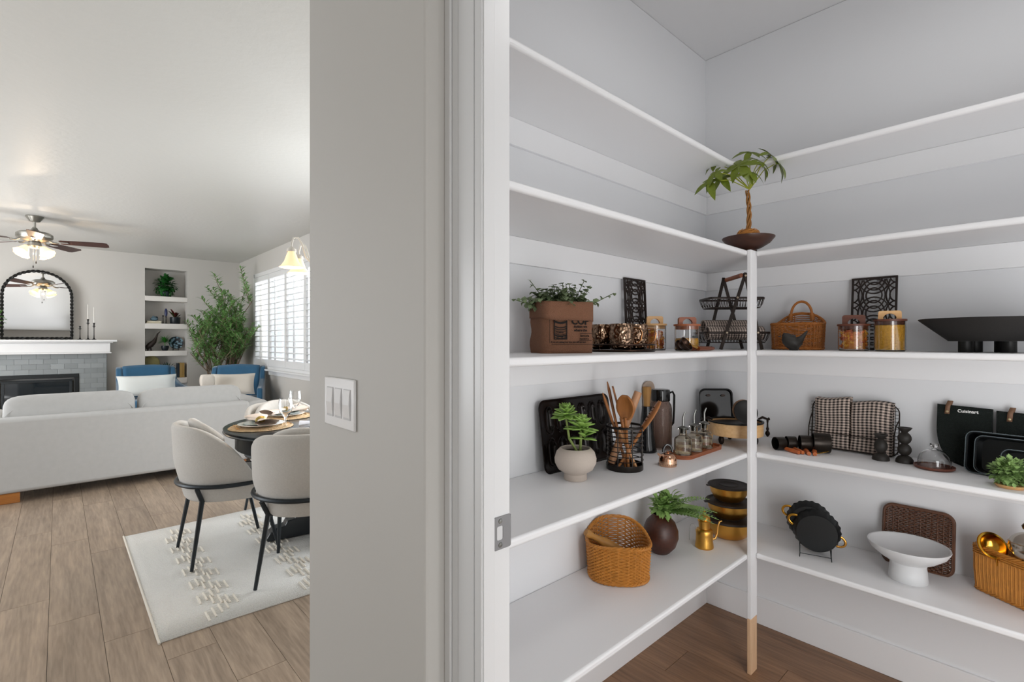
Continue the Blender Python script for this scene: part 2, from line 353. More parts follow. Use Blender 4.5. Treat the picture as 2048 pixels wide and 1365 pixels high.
# ================================================================ PANTRY SHELVING
LF, RF = .816, 2.05     # front edges of the left run (Y) and of the right run (X)
names = ['topmost narrow white pantry shelf with a curved inner corner', 'white pantry shelf second from the top, carrying the braided tree', 'white pantry shelf at eye level with mugs, jars and the black bowl',
         'white pantry shelf below eye level with the utensil holder and towels', 'lowest white pantry shelf with the gold teapot and white dish']
SZ = [2.06, 1.678, 1.280, .873, .470]
SH = []
for z, nm in zip(SZ, names):
    sh = thing('pantry_shelf', nm, 'shelf', (PX0, PY1, z-.022), 0, 'L-shaped pantry shelves'); SH.append(sh)
    ox, oy = PX0, PY1
    if z == 2.06:
        fx, fy, r = 2.118, .889, .09
        cor = arc(fx-r, fy-r, r, 90, 0, 8)
    else: fx, fy = RF, LF; cor = [(2.0665, LF), (2.0665, .7995), (RF, .7995)]
    poly = [(.60, fy)]+cor+[(fx, -.999), (PX0, -.999), (PX0, PY1), (.60, PY1)]
    obj(MB().prism([(x-ox, y-oy) for x,y in poly], 0, .022), 'board', M_pw, sh, bevel=.007, seg=3, smooth=True, ang=60)
    obj(MB().box(.60-ox, 0, -.013, -.0005, -.088, -.0005), 'cleat', M_pw, sh, bevel=.001)
    obj(MB().box(-.013, -.0005, -.999-oy, -.0135, -.088, -.0005), 'cleat', M_pw, sh, bevel=.001)
po = thing('shelf_post', 'slim white upright post at the inner shelf corner, warm-tinted at its foot', 'post', (2.037, .808, 0))
obj(MB().box(-.029, .029, -.008, .0078, .219, 1.6775), 'painted_post', M_pw, po, bevel=.002)
ft = MB().box(-.029, .029, -.008, .0078, 0, .2188)
obj(ft, 'tinted_foot', wood('post_foot_warm_tint', '#c79f78', '#e3bf9b', .6, 'Z'), po, bevel=.002, label='lower end of the white post, tinted warm')  # post is white here too; its warm cast is put into the colour
bb = struct(MB().box(.60, PX0-.012, PY1-.012, PY1-.0005, 0, .125), 'baseboard_left', M_pw, smooth=False, bevel=.002)
struct(MB().box(PX0-.012, PX0-.0005, -.999, PY1-.0005, 0, .125), 'baseboard_right', M_pw, smooth=False, bevel=.002)
# round dark mat on the pantry floor
mt = obj(MB().lathe([(0,.001),(.34,.001),(.352,.004),(.34,.009),(0,.010)], 48), 'round_mat', mat('dark_mat', '#1d1712', .95, bump=.4, bs=300), loc=tuple(at(1640, 1530, z=0))); tag(mt, 'dark round mat on the pantry floor at the foot of the right shelves', 'mat')
# ================================================================ LIVING-ROOM JOINERY
M_bb = M_trim
struct(MB().box(NX1+.02, XW-.001, YB-.014, YB-.0005, 0, .12).box(.66, NX0+.6, YB-.014, YB-.0005, 0, .12), 'baseboard_back', M_bb, smooth=False)
struct(MB().box(XW-.014, XW-.0005, 1.31, 2.6, 0, .12).box(XW-.014, XW-.0005, 4.4, YB-.015, 0, .12), 'baseboard_window', M_bb, smooth=False)
# niche shelves
M_nich = mat('niche_shelf_paint', '#dedad5', .5)
NS = [(1.982,2.062),(1.52,1.609),(1.067,1.152),(.60,.692)]
for i,(a,b) in enumerate(NS):
    q = obj(MB().box(NX0+.0005, NX1-.0005, YB-.004, YB+.2895, a, b), 'niche_shelf', M_nich, bevel=.003); q.location = (0,0,0)
    tag(q, ['thick white niche shelf under the bushy green plant','thick white niche shelf under the red-leaved plant','thick white niche shelf under the bird figure','thick white niche shelf under the tan books'][i], 'shelf', 'niche shelves beside the fireplace')
# window: frame, panes, shutters
wi = struct(MB().box(XW-.02, XW+.06, WY0-.03, WY0+.03, WZ0, WZ1+.03).box(XW-.02, XW+.06, WY1-.03, WY1+.03, WZ0, WZ1+.03).box(XW-.02, XW+.06, WY0, WY1, WZ1-.03, WZ1+.03).box(XW-.02, XW+.06, WY0, WY1, WZ0-.02, WZ0+.02), 'window_1', M_white, smooth=False)
obj(MB().box(XW-.075, XW+.06, WY0-.08, WY1+.08, WZ0-.045, WZ0-.02), 'window_sill', M_white, wi, bevel=.004)
obj(MB().box(XW-.018, XW-.002, WY0-.05, WY1+.05, WZ0-.11, WZ0-.046), 'apron', M_white, wi, bevel=.003)
obj(MB().box(XW+.09, XW+.11, WY0, WY1, WZ0, WZ0+.04).box(XW+.09, XW+.11, WY0, WY1, WZ1-.04, WZ1).box(XW+.09, XW+.11, 7.44, 7.50, WZ0, WZ1).box(XW+.09, XW+.11, 6.6, 6.65, WZ0, WZ1).box(XW+.09, XW+.11, 8.3, 8.35, WZ0, WZ1), 'sash_bars', M_white, wi, smooth=False)
for a,b in ((WY0,6.6),(6.65,7.44),(7.5,8.3),(8.35,WY1)): obj(MB().box(XW+.098, XW+.102, a, b, WZ0+.04, WZ1-.04), 'pane', M_glass, wi, smooth=False)
slat = MB().grid(lambda u,v: ((u-.5)*.076, (v-.5)*.66, .0045*sin(pi*u)), 4, 1)
slat_me = slat.mesh('slat')
pw = (WY1-WY0-.06)/4
for p in range(4):
    y0 = WY1-.03-pw*(p+1); y1 = y0+pw
    sh = thing('window_shutter', ['leftmost louvered white shutter panel, next to the room corner','second louvered white shutter panel from the room corner','third louvered white shutter panel from the room corner','louvered white shutter panel hidden behind the hanging lamp'][p], 'shutter', (XW-.005, (y0+y1)/2, WZ0+.025), 0, 'plantation shutters')
    h = WZ1-WZ0-.06
    f = MB(); w2 = pw/2-.003
    f.box(-.014,.014,-w2,-w2+.045,0,h).box(-.014,.014,w2-.045,w2,0,h).box(-.014,.014,-w2+.045,w2-.045,0,.10).box(-.014,.014,-w2+.045,w2-.045,h-.075,h)
    obj(f, 'shutter_frame', M_white, sh, smooth=False)
    for k in range(15):
        z = .135+k*.0835
        if z < h-.09: 
            s_ = obj(slat_me, 'slat', M_white, sh, loc=(0,0,z), rot=(0, radians(-8), 0), solid=.006)
# exterior seen through the louvers
nb = thing('neighbour_house', 'pale sided neighbouring house seen through the shutters', 'house', (9.5, 11, -.4))
obj(MB().box(0, 4, -6, 8, 0, 5.6), 'wall', mat('white_siding', '#e8eaee', .7), nb)
for y in (-3.6, -.4, 3.0): obj(MB().box(-.03, .02, y, y+1.1, 1.2, 3.2), 'window', mat('blue_pane', '#8fb0cc', .15), nb)
for k in range(34): obj(MB().box(-.022, -.001, -6, 8, .08+k*.162, .08+k*.162+.15), 'siding_board', MATS['white_siding'], nb, smooth=False)
gr = struct(MB().box(XW+.13, 30, -10, 30, -.5, -.4), 'ground_outside', mat('pale_gravel', '#b8b4ac', .9, var=.2, vs=3))
tw = MB(); random.seed(3)
def twig(p, d, L, r, k):
    q = p+d*L; tw.tube([p, (p+q)/2+Vector((0,random.uniform(-.03,.03),random.uniform(-.02,.03)))*L*2, q], [r, r*.8, r*.6], 4)
    if k:
        for _ in range(3): twig(p+d*L*random.uniform(.5,1), (d+Vector([random.uniform(-.7,.7) for _ in range(3)])).normalized(), L*.62, r*.6, k-1)
for y in (6.3, 6.9, 7.4): twig(Vector((4.3, y, -.4)), Vector((.15, random.uniform(-.2,.2), 1)).normalized(), .95, .012, 4)
tag(obj(tw, 'bare_shrub', mat('twig_bark', '#54473f', .9)), 'bare twiggy shrub outside the shuttered window', 'shrub')
# ================================================================ FIREPLACE
FX0, FX1 = -.985, .549; FY = 9.88; FC = -.218
M_tile = mat('grey_glazed_tile', '#8b9091', .22, rnd=.12); M_grout = mat('tile_grout', '#73777a', .9)
fp = thing('fireplace', 'fireplace with grey brick-laid tile surround, white mantel and black gas insert', 'fireplace', (FC, YB, 0))
def fb(a,b,c,d,e,f): return MB().box(a-FC, b-FC, c-YB, d-YB, e, f)
bx0, bx1, bz = -.665, .229, .83
sb = fb(FX0, bx0, FY, YB-.0005, 0, 1.13); sb.box(bx1-FC, FX1-FC, FY-YB, -.0005, 0, 1.13); sb.box(bx0-FC, bx1-FC, FY-YB, -.0005, bz, 1.13)
sbo = obj(sb, 'surround_backing', M_grout, fp, smooth=False)
tm = {}
for r in range(15):
    z0 = r*.0755; z1 = z0+.0725
    x = FX0-(.075 if r % 2 else 0)
    while x < FX1:
        a, b = max(x, FX0+.001), min(x+.1475, FX1-.001)
        x += .15
        segs = [(a,b)]
        if z0 < bz: segs = [(a, min(b,bx0)), (max(a,bx1), b)]
        for (p,q) in segs:
            if q-p < .012: continue
            k = (round(q-p,3), round(min(z1,1.128)-z0,3))
            if k not in tm: tm[k] = MB().box(-k[0]/2, k[0]/2, -.006, .001, 0, k[1]).mesh('tile', False)
            obj(tm[k], 'tile', M_tile, sbo, loc=((p+q)/2-FC, FY-YB-.0005, z0))
for r in range(15):   # return side of the surround
    z0 = r*.0755; k = ('s', round(min(z0+.0725,1.128)-z0,3))
    if k not in tm: tm[k] = MB().box(-.001, .006, -.076, .076, 0, k[1]).mesh('tile', False)
    obj(tm[k], 'tile', M_tile, sbo, loc=(FX1-FC, (FY+YB)/2-YB, z0))
obj(fb(-1.10, .665, 9.655, YB-.0006, 1.305, 1.335), 'mantel_shelf', M_white, fp, bevel=.004)
obj(fb(-1.05, .62, 9.70, YB-.0006, 1.285, 1.3045), 'mantel_moulding', M_white, fp, bevel=.008)
obj(fb(-1.02, .585, 9.745, YB-.0006, 1.15, 1.2845), 'mantel_beam', M_white, fp, bevel=.003)
obj(fb(-1.035, .60, 9.73, YB-.0006, 1.128, 1.1495), 'mantel_bottom_moulding', M_white, fp, bevel=.005)
M_ins = mat('insert_black', '#131719', .35)
def frame(x0,x1,z0,z1,w,y0,y1): return fb(x0,x1,y0,y1,z1-w,z1).box(x0-FC,x0+w-FC,y0-YB,y1-YB,z0,z1-w).box(x1-w-FC,x1-FC,y0-YB,y1-YB,z0,z1-w).box(x0+w-FC,x1-w-FC,y0-YB,y1-YB,z0,z0+w)
ifr = obj(frame(bx0+.001, bx1-.001, .10, bz-.001, .055, 9.862, 9.93), 'insert_frame', M_ins, fp, bevel=.004)
obj(frame(bx0+.075, bx1-.075, .17, bz-.085, .03, 9.882, 9.93), 'insert_inner_frame', mat('insert_grey', '#23282b', .3), ifr, bevel=.003)
obj(fb(bx0+.1, bx1-.1, 9.93, YB-.01, .2, bz-.1), 'firebox', mat('soot', '#0b0c0d', .8), fp, smooth=False)
obj(fb(bx0+.105, bx1-.105, 9.905, 9.909, .2, bz-.115), 'glass_front', mat('dark_glass', '#1a2126', .05, spec=.8), ifr, smooth=False)
lv = MB()
for k in range(3): lv.box(bx0+.06-FC, bx1-.06-FC, 9.87-YB, 9.885-YB, bz-.08+k*.008-.02, bz-.08+k*.008-.0165)
obj(lv, 'vent_louvre', mat('insert_grey', '#23282b', .3), ifr, smooth=False)
# arched mirror leaning on the mantel
mir = thing('arched_mirror', 'arched mirror with a black twisted-rope frame standing on the mantel', 'mirror', (FC, 9.90, 1.336), rot=(radians(-2.3), 0, 0))
hw, hs = .365, .615
path = [(-hw, 0)]+[(-hw, hs*k/14) for k in range(1,15)]+[(hw*cos(a), hs+hw*.98*sin(a)) for a in [pi*(1-k/30) for k in range(1,30)]]+[(hw, hs*(14-k)/14) for k in range(0,15)]+[(hw*(1-k/8), 0) for k in range(1,16)]
pts = [Vector((x,0,z+.022)) for x,z in path]
def resample(p, n):
    p = p+[p[0]]; L = [0]
    for a,b in zip(p,p[1:]): L.append(L[-1]+(b-a).length)
    out = []; j = 0
    for i in range(n):
        t = L[-1]*i/n
        while L[j+1] < t: j += 1
        out.append(p[j].lerp(p[j+1], (t-L[j])/max(L[j+1]-L[j],1e-9)))
    return out
rp = resample(pts, 420)
for ph in (0, pi):
    q = []
    for i,p in enumerate(rp):
        t = (rp[(i+1)%420]-rp[i-1]).normalized(); nrm = Vector((-t.z,0,t.x)); a = ph+i*2*pi*30/420
        q.append(p+nrm*cos(a)*.0095+Vector((0,1,0))*sin(a)*.0095)
    obj(MB().tube(q, .0115, 6, closed=True), 'rope_strand', M_black, mir)
obj(MB().tube(rp[::4], .010, 6, closed=True), 'frame_core', M_black, mir)
m_ = MB(); k = len(path); m_.add([(x*.985,.004,z*.99+.024) for x,z in path]+[(x*.985,.008,z*.99+.024) for x,z in path], [tuple(range(k)), tuple(range(2*k-1,k-1,-1))]+[(i,i+k,(i+1)%k+k,(i+1)%k) for i in range(k)])
obj(m_, 'mirror_glass', mat('mirror', '#f2f2f2', .01, 1), mir, smooth=False)
# candlesticks on the mantel
def taper(name, label, px, ht, candle, grp='thin candlesticks on the mantel'):
    p = at(px, Y=9.79); t = thing(name, label, 'candlestick', (p.x, p.y, 1.3352), 0, grp)
    obj(MB().lathe([(0,0),(.034,0),(.033,.004),(.015,.012),(.007,.03),(.005,.08),(.0045,ht*.7),(.008,ht*.78),(.022,ht*.80),(.022,ht*.81),(.007,ht*.83),(.008,ht*.9),(.014,ht),(.010,ht),(.008,ht*.96),(0,ht*.96)], 20), 'stick', M_black, t)
    if candle: obj(MB().cyl((0,0,ht-.004),(0,0,ht+candle),.009,.0065,12), 'candle', mat('wax', '#d9d6d0', .5), t)
taper('candlestick', 'shortest thin black candlestick on the mantel, without a candle', 160, .205, 0)
taper('candlestick', 'tallest thin black candlestick on the mantel with a white taper', 176, .31, .22)
taper('candlestick', 'thin black candlestick at the mantel end with a white taper', 188, .255, .24)
# ---------------------------------------------------------------- plants helper
def tuft(mb, c, n, rmin, rmax, L, Wd, zs=1, droop=.3, seg=3, updir=.3):
    for _ in range(n):
        v = Vector([random.gauss(0,1) for _ in range(3)]).normalized(); v.z = v.z*zs
        r = random.uniform(rmin, rmax)
        p = Vector(c)+v*r
        d = (v+Vector((random.uniform(-.6,.6),random.uniform(-.6,.6),random.uniform(-.3,.6)+updir))).normalized()
        mb.leaf(p, d, L*random.uniform(.7,1.2), Wd*random.uniform(.7,1.2), droop, seg)
mp_ = thing('mantel_plant', 'green leafy plant at the left end of the mantel beside the mirror', 'plant', (at(-24, Y=9.74).x, 9.74, 1.3352))
random.seed(5); f = MB(); tuft(f, (0,0,.28), 90, .03, .13, .09, .045, 1.2)
obj(f, 'foliage', mat('ivy_green', '#4f8a2a', .5, var=.35, vs=12), mp_, kind='stuff')
obj(MB().lathe([(0,0),(.05,0),(.065,.10),(.062,.15),(.055,.15),(.05,.14),(0,.14)], 24), 'pot', M_white, mp_)
# ---------------------------------------------------------------- niche things
NY = YB+.13
def nz(i): return NS[i][1]+.0003
p = at(331, Y=NY); t = thing('trailing_plant', 'bushy dark green trailing plant in the top niche', 'plant', (p.x, NY, nz(0)))
random.seed(11); f = MB(); tuft(f, (0,0,.19), 320, .04, .14, .06, .042, 1.15, updir=-.1)
tuft(f, (0,.0,.30), 60, .0, .07, .06, .04, 1); obj(f, 'foliage', mat('deep_green', '#1f5a22', .5, var=.5, vs=15), t, kind='stuff')
obj(MB().lathe([(0,0),(.04,0),(.055,.09),(.05,.095),(.045,.09),(0,.08)], 20), 'pot', mat('slate_pot', '#33474a', .5), t)
p = at(353, Y=NY); p.x -= .02; t = thing('potted_rubber_plant', 'dark red broad-leaved plant in a black pot in the second niche', 'plant', (p.x, NY, nz(1)))
obj(MB().lathe([(0,0),(.066,0),(.074,.01),(.078,.11),(.072,.115),(.068,.105),(0,.10)], 24), 'pot', mat('blue_black_pot', '#141c22', .4), t)
for k in range(13):
    a = k*2.4; e = .35+.10*(k%5); L = .11+.02*(k%3)
    d = Vector((cos(a)*cos(e*1.6), sin(a)*.25*cos(e*1.6), sin(e*1.6)+.3))
    if d.x > 0: L *= .45
    obj(MB().leaf((d.x*.02, d.y*.02, .10), d, L+.04, .065, .12, 5), 'leaf', mat('burgundy_leaf', '#4a1714' , .4) if k%3 else mat('olive_leaf', '#3a4a1e', .4), t)
# stacked books + small blue camera-like figure
p = at(307, Y=NY-.03); z = nz(1)
for k,(w,h,c,l) in enumerate(((.20,.022,'#b8b49d','lower pale book lying in the second niche'),(.205,.02,'#6e6a58','olive book lying on the pale book in the second niche'))):
    b = thing('book', l, 'book', (p.x+.005*k, NY-.02, z), 0, 'books lying in the second niche'); cm = mat('book_cover_%s' % c[1:], c, .6)
    obj(MB().box(-w/2,w/2,-.07,.07,0,.003).box(-w/2,w/2,-.07,.07,h-.003,h).box(-w/2,-w/2+.003,-.07,.07,.003,h-.003), 'cover', cm, b, smooth=False)
    obj(MB().box(-w/2+.003,w/2-.004,-.066,.066,.003,h-.003), 'pages', mat('paper', '#ddd5bf', .9), b, smooth=False)
    z += h+.0004
t = thing('blue_figurine', 'small blue-grey ceramic figurine sitting on the stacked books', 'figurine', (p.x+.01, NY-.02, z+.0005))
obj(MB().ball((0,0,.034), .055, .03, .034, 20, 12), 'body', mat('blue_glaze', '#5f7886', .3, var=.3, vs=40), t)
obj(MB().ball((.03,0,.055), .022, .02, .024, 14, 8), 'head', mat('dark_blue_glaze', '#22323c', .3), t)
obj(MB().ball((-.01,0,.07), .018, .016, .018, 14, 8), 'knob', MATS['blue_glaze'], t)
for px, ht, c, l in ((326, .14, 0, 'short black candlestick in the second niche'), (332, .125, .12, 'black candlestick with a dark blue bulb-shaped candle in the second niche')):
    p = at(px, Y=NY-.04); t = thing('candlestick', l, 'candlestick', (p.x, p.y, nz(1)), 0, 'candlesticks in the second niche')
    obj(MB().lathe([(0,0),(.02,0),(.018,.006),(.007,.015),(.006,ht*.8),(.013,ht*.93),(.013,ht),(0,ht)], 16), 'stick', M_black, t)
    if c: obj(MB().lathe([(0,ht),(.016,ht+.01),(.022,ht+.05),(.020,ht+.10),(.010,ht+.13),(0,ht+.135)], 16), 'candle', mat('navy_wax', '#1c2550', .3), t)
# bird figure, palm, blue plate
p = at(301, Y=NY-.02); t = thing('bird_figurine', 'dark carved long-necked bird figure in the third niche', 'figurine', (p.x, p.y, nz(2)))
M_bird = mat('dark_carved_wood', '#2b211c', .4, var=.3, vs=60)
obj(MB().tube([(-.055,0,.03),(-.04,0,.06),(0,0,.10),(.05,0,.155),(.075,0,.22),(.10,0,.29),(.135,0,.325)], [.012,.036,.046,.034,.017,.010,.004], 12), 'body', M_bird, t)
obj(MB().tube([(-.03,0,.055),(-.036,0,.0)], [.012,.010], 8).tube([(.0,0,.06),(.01,0,.0)], [.012,.010], 8), 'legs', M_bird, t)
obj(MB().box(-.05,.04,-.02,.02,0,.004), 'base', M_bird, t)
p = at(330, Y=NY-.01); t = thing('potted_grass_palm', 'fine-leaved green plant in a black bowl in the third niche', 'plant', (p.x, p.y, nz(2)))
obj(MB().lathe([(0,0),(.034,0),(.042,.01),(.056,.05),(.056,.085),(.05,.085),(.048,.07),(0,.065)], 24), 'pot', mat('blue_black_pot', '#141c22', .4), t)
f = MB(); f.cyl((0,0,.06),(0,0,.15),.006,.005,6)
for k in range(150):
    a = random.uniform(0,2*pi); e = random.uniform(.1,1.5); f.leaf((0,0,.13+random.uniform(0,.03)), (cos(a)*cos(e), sin(a)*.6*cos(e), sin(e)), random.uniform(.09,.13), .008, .5, 3)
obj(f, 'foliage', mat('grass_green', '#2f7a24', .5, var=.4, vs=30), t, kind='stuff')
p = at(353, Y=NY+.02); t = thing('decorative_plate', 'round blue and black mottled plate standing in the third niche', 'plate', (p.x, YB+.20, nz(2)), rot=(radians(-10),0,0))
def plate_mat():
    m = mat('blue_mottled_glaze', '#25414f', .25); N = m.node_tree.nodes; L = m.node_tree.links
    v = N.new('ShaderNodeTexVoronoi'); v.inputs['Scale'].default_value = 26; tc = N.new('ShaderNodeTexCoord'); L.new(tc.outputs['Object'], v.inputs['Vector'])
    c = N.new('ShaderNodeValToRGB'); c.color_ramp.elements[0].color = lin('#7f9fae'); c.color_ramp.elements[1].color = lin('#0c1a24'); c.color_ramp.elements[0].position = .3; c.color_ramp.elements[1].position = .6
    L.new(v.outputs['Distance'], c.inputs[0]); L.new(c.outputs[0], N['Principled BSDF'].inputs['Base Color']); return m
obj(MB().lathe([(0,0),(.06,.0),(.105,.018),(.108,.022),(.104,.024),(.06,.008),(0,.007)], 36).xf(T(0,0,.135,rx=pi/2)), 'plate', plate_mat(), t)
obj(MB().tube([(-.04,-.02,.03),(-.04,0,.005),(-.04,.05,.003),(-.03,.05,.12)], .003, 6).tube([(.04,-.02,.03),(.04,0,.005),(.04,.05,.003),(.03,.05,.12)], .003, 6), 'stand', M_black, t)
# fourth niche: fossil disc, agave, books
p = at(303, Y=NY); t = thing('stone_disc', 'round olive and gold banded disc standing in the fourth niche', 'ornament', (p.x, NY+.02, nz(3)))
obj(MB().lathe([(0,0),(.10,0),(.115,.01),(.115,.02),(.10,.03),(0,.03)], 36).xf(T(0,0,.26,rx=pi/2)), 'disc', mat('banded_stone', '#8a8355', .5, var=.45, vs=18), t)
obj(MB().box(-.05,.05,-.05,.03,0,.02).cyl((0,-.015,.02),(0,-.015,.15),.008,.008,8), 'base', M_black, t)
p = at(333, Y=NY); t = thing('agave_plant', 'dark spiky plant in the fourth niche behind the blue armchair', 'plant', (p.x, NY-.02, nz(3)))
obj(MB().lathe([(0,0),(.06,0),(.075,.10),(.07,.10),(.06,.09),(0,.09)], 24), 'pot', mat('grey_pot', '#7f8d92', .6), t)
for k in range(16):
    a = k*2.4; e = .5+.06*k; obj(MB().leaf((0,0,.09), (cos(a)*cos(e), sin(a)*cos(e), sin(e)), .19, .035, .05, 4, fold=.5), 'leaf', mat('agave_green', '#2d4036', .5), t)
bk = [(356.5,.028,.245,'#1d2733','dark navy book standing in the fourth niche'),(360.5,.034,.25,'#a98a52','left tan book standing in the fourth niche'),(365.5,.034,.248,'#a08149','right tan book standing in the fourth niche')]
for px,w,h,c,l in bk:
    p = at(px, Y=NY-.04); b = thing('book', l, 'book', (p.x, NY-.01, nz(3)), 0, 'books standing in the fourth niche'); cm = mat('book_cover_%s' % c[1:], c, .6)
    obj(MB().box(-w/2,-w/2+.003,-.08,.08,0,h).box(w/2-.003,w/2,-.08,.08,0,h).box(-w/2+.003,w/2-.003,-.08,-.076,0,h), 'cover', cm, b, smooth=False)
    obj(MB().box(-w/2+.003,w/2-.003,-.076,.076,.004,h-.004), 'pages', mat('paper', '#ddd5bf', .9), b, smooth=False)
q = obj(MB().box(-.27,.27,-.12,.12,0,.40), 'blue_storage_box', mat('royal_blue_fabric', '#1d3f78', .9, bump=.3, bs=300), bevel=.02, loc=(1.34, YB+.13, NZ0+.0005)); tag(q, 'royal blue fabric box in the lowest niche', 'box')

# ================================================================ UPHOLSTERY
M_sofa = mat('light_grey_upholstery', '#b3b2b0', .95, var=.06, vs=25, bump=.25, bs=500, sheen=.2)
M_blue = mat('blue_velvet', '#1d5577', .75, var=.22, vs=7, sheen=.6, bump=.1, bs=300)
M_pil = mat('pale_linen', '#d6dad8', .95, bump=.3, bs=300)
M_oakleg = wood('orange_oak', '#8a5223', '#b5742f', .4, 'X')
def cushion(w, d, h, pu=.35, nu=14, nv=14):
    """rounded pillow block centred at the origin"""
    mb = MB()
    def se(c, e): return math.copysign(abs(c)**e, c)
    vs=[]; 
    def f(u, v):
        a = 2*pi*u; b = pi*(v-.5)
        return (w/2*se(cos(b),.28)*se(cos(a),.3), d/2*se(cos(b),.28)*se(sin(a),.3), h/2*se(sin(b),pu))
    return mb.grid(f, nu*2, nv, cu=True)
sf = thing('sofa', 'long light grey fabric sofa with its back to the dining table', 'sofa', (.55, 5.66, 0))
obj(MB().box(-1.13, .925, .0, .17, .085, .69), 'back_frame', M_sofa, sf, bevel=.03, seg=3)
obj(MB().box(-.90, .90, .18, .94, .085, .42), 'seat_base', M_sofa, sf, bevel=.02)
for s in (-1, 1):
    x = .905 if s > 0 else -1.13
    pr = [(0,0),(.225,0),(.235,.50),(.22,.585),(.17,.60),(.03,.585),(.0,.50)]
    am = MB().prism([(a,b) for a,b in pr], 0, .86)
    am.xf(Matrix(((1,0,0,x if s>0 else x),(0,0,1,.10),(0,1,0,.085),(0,0,0,1))))
    am.f = [f_[::-1] for f_ in am.f]
    obj(am, 'arm', M_sofa, sf, bevel=.02, seg=3)
for k,(a,b) in enumerate(((-.895,-.012),(.008,.89))):
    c = obj(cushion(b-a, .26, .40, .38), 'back_cushion', M_sofa, sf, loc=((a+b)/2, .26, .655), rot=(radians(-6),0,0))
    obj(MB().tube([((b-a)/2*.96*cos(t)*1.0, -.118+.01*0, .19*0+.165*sin(t)) for t in [pi*i/20 for i in range(21)]], .0035, 5), 'piping', M_sofa, c)
    obj(cushion(b-a, .70, .17, .5), 'seat_cushion', M_sofa, sf, loc=((a+b)/2, .58, .50))
for x in (-.90, .78): obj(MB().prism([(x-.13,.03),(x+.12,.03),(x+.10,.12),(x-.11,.12)], 0, .084), 'foot', M_oakleg, sf, bevel=.004)
def armchair(label, loc, rz):
    t = thing('blue_armchair', label, 'armchair', loc, rz, 'blue armchairs facing the sofa')
    # local: front faces -y
    def back(u, v):
        a = (u-.5)*2; x = a*.31*(1-.06*v)
        return (x, .28+.14*v-.03*a*a, .36+.59*v-.015*a*a*v)
    obj(MB().grid(back, 12, 10), 'back_panel', M_blue, t, solid=.09, bevel=0)
    for s in (-1,1):
        w = MB().prism([(.30,0),(.38,.60),(.30,.575),(.20,.40),(.0,.34),(-.38,.30),(-.38,0)], 0, .075)
        w.xf(Matrix(((0,0,1,-.0375),(1,0,0,0),(0,1,0,0),(0,0,0,1))))
        obj(w, 'wing_arm', M_blue, t, loc=(s*.355,.06,.34), rot=(0,0,s*radians(5)), bevel=.022, seg=3)
    obj(cushion(.64,.62,.17,.5), 'seat_cushion', M_blue, t, loc=(0,-.05,.42))
    obj(MB().box(-.36,.36,-.33,.33,.18,.34), 'seat_base', M_blue, t, bevel=.02)
    for x in (-.30,.30):
        for y in (-.28,.28): obj(MB().cyl((x,y,.185),(x*1.08,y*1.08,0),.022,.014,10), 'leg', M_black, t)
    return t
armchair('blue velvet wing armchair in front of the niche shelves, with a long white pillow', (.98+.02, 8.86, 0), radians(3))
armchair('blue velvet wing armchair in front of the tall olive tree, with cream pillows', (1.90, 8.12, 0), radians(-24))
def pillow(label, loc, w, h, m, rot, d=.13, name='throw_pillow'):
    mb = MB()
    def f(u,v,s):
        x=(u-.5)*2; y=(v-.5)*2; k = 1-.07*(1-x*x)*abs(y) ; k2 = 1-.07*(1-y*y)*abs(x)
        return (x*w/2*k2, s*d/2*((1-x**4)*(1-y**4))**.5, y*h/2*k)
    mb.grid(lambda u,v: f(u,v,1), 14, 12); mb.grid(lambda u,v: f(1-u,v,-1), 14, 12)
    o = obj(mb, name, m, loc=loc, rot=rot); return tag(o, label, 'pillow', 'throw pillows on the blue armchairs')
pillow('long white pillow on the armchair by the niche', (.93, 8.62, .69), .70, .30, M_pil, (radians(-14),0,radians(4)))
pillow('cream pillow standing at the right on the armchair by the tree', (1.84, 7.90, .70), .56, .31, mat('cream_linen','#d9d3c9',.95,bump=.3,bs=300), (radians(-14),0,radians(-20)))
fr = obj(cushion(.17,.14,.17,.9), 'fur_pillow', mat('cream_fur','#e3dcd2',1,bump=1,bs=160), loc=(1.50, 7.80, .775)); tag(fr, 'small fluffy cream pillow at the left of the armchair by the tree', 'pillow', 'throw pillows on the blue armchairs')

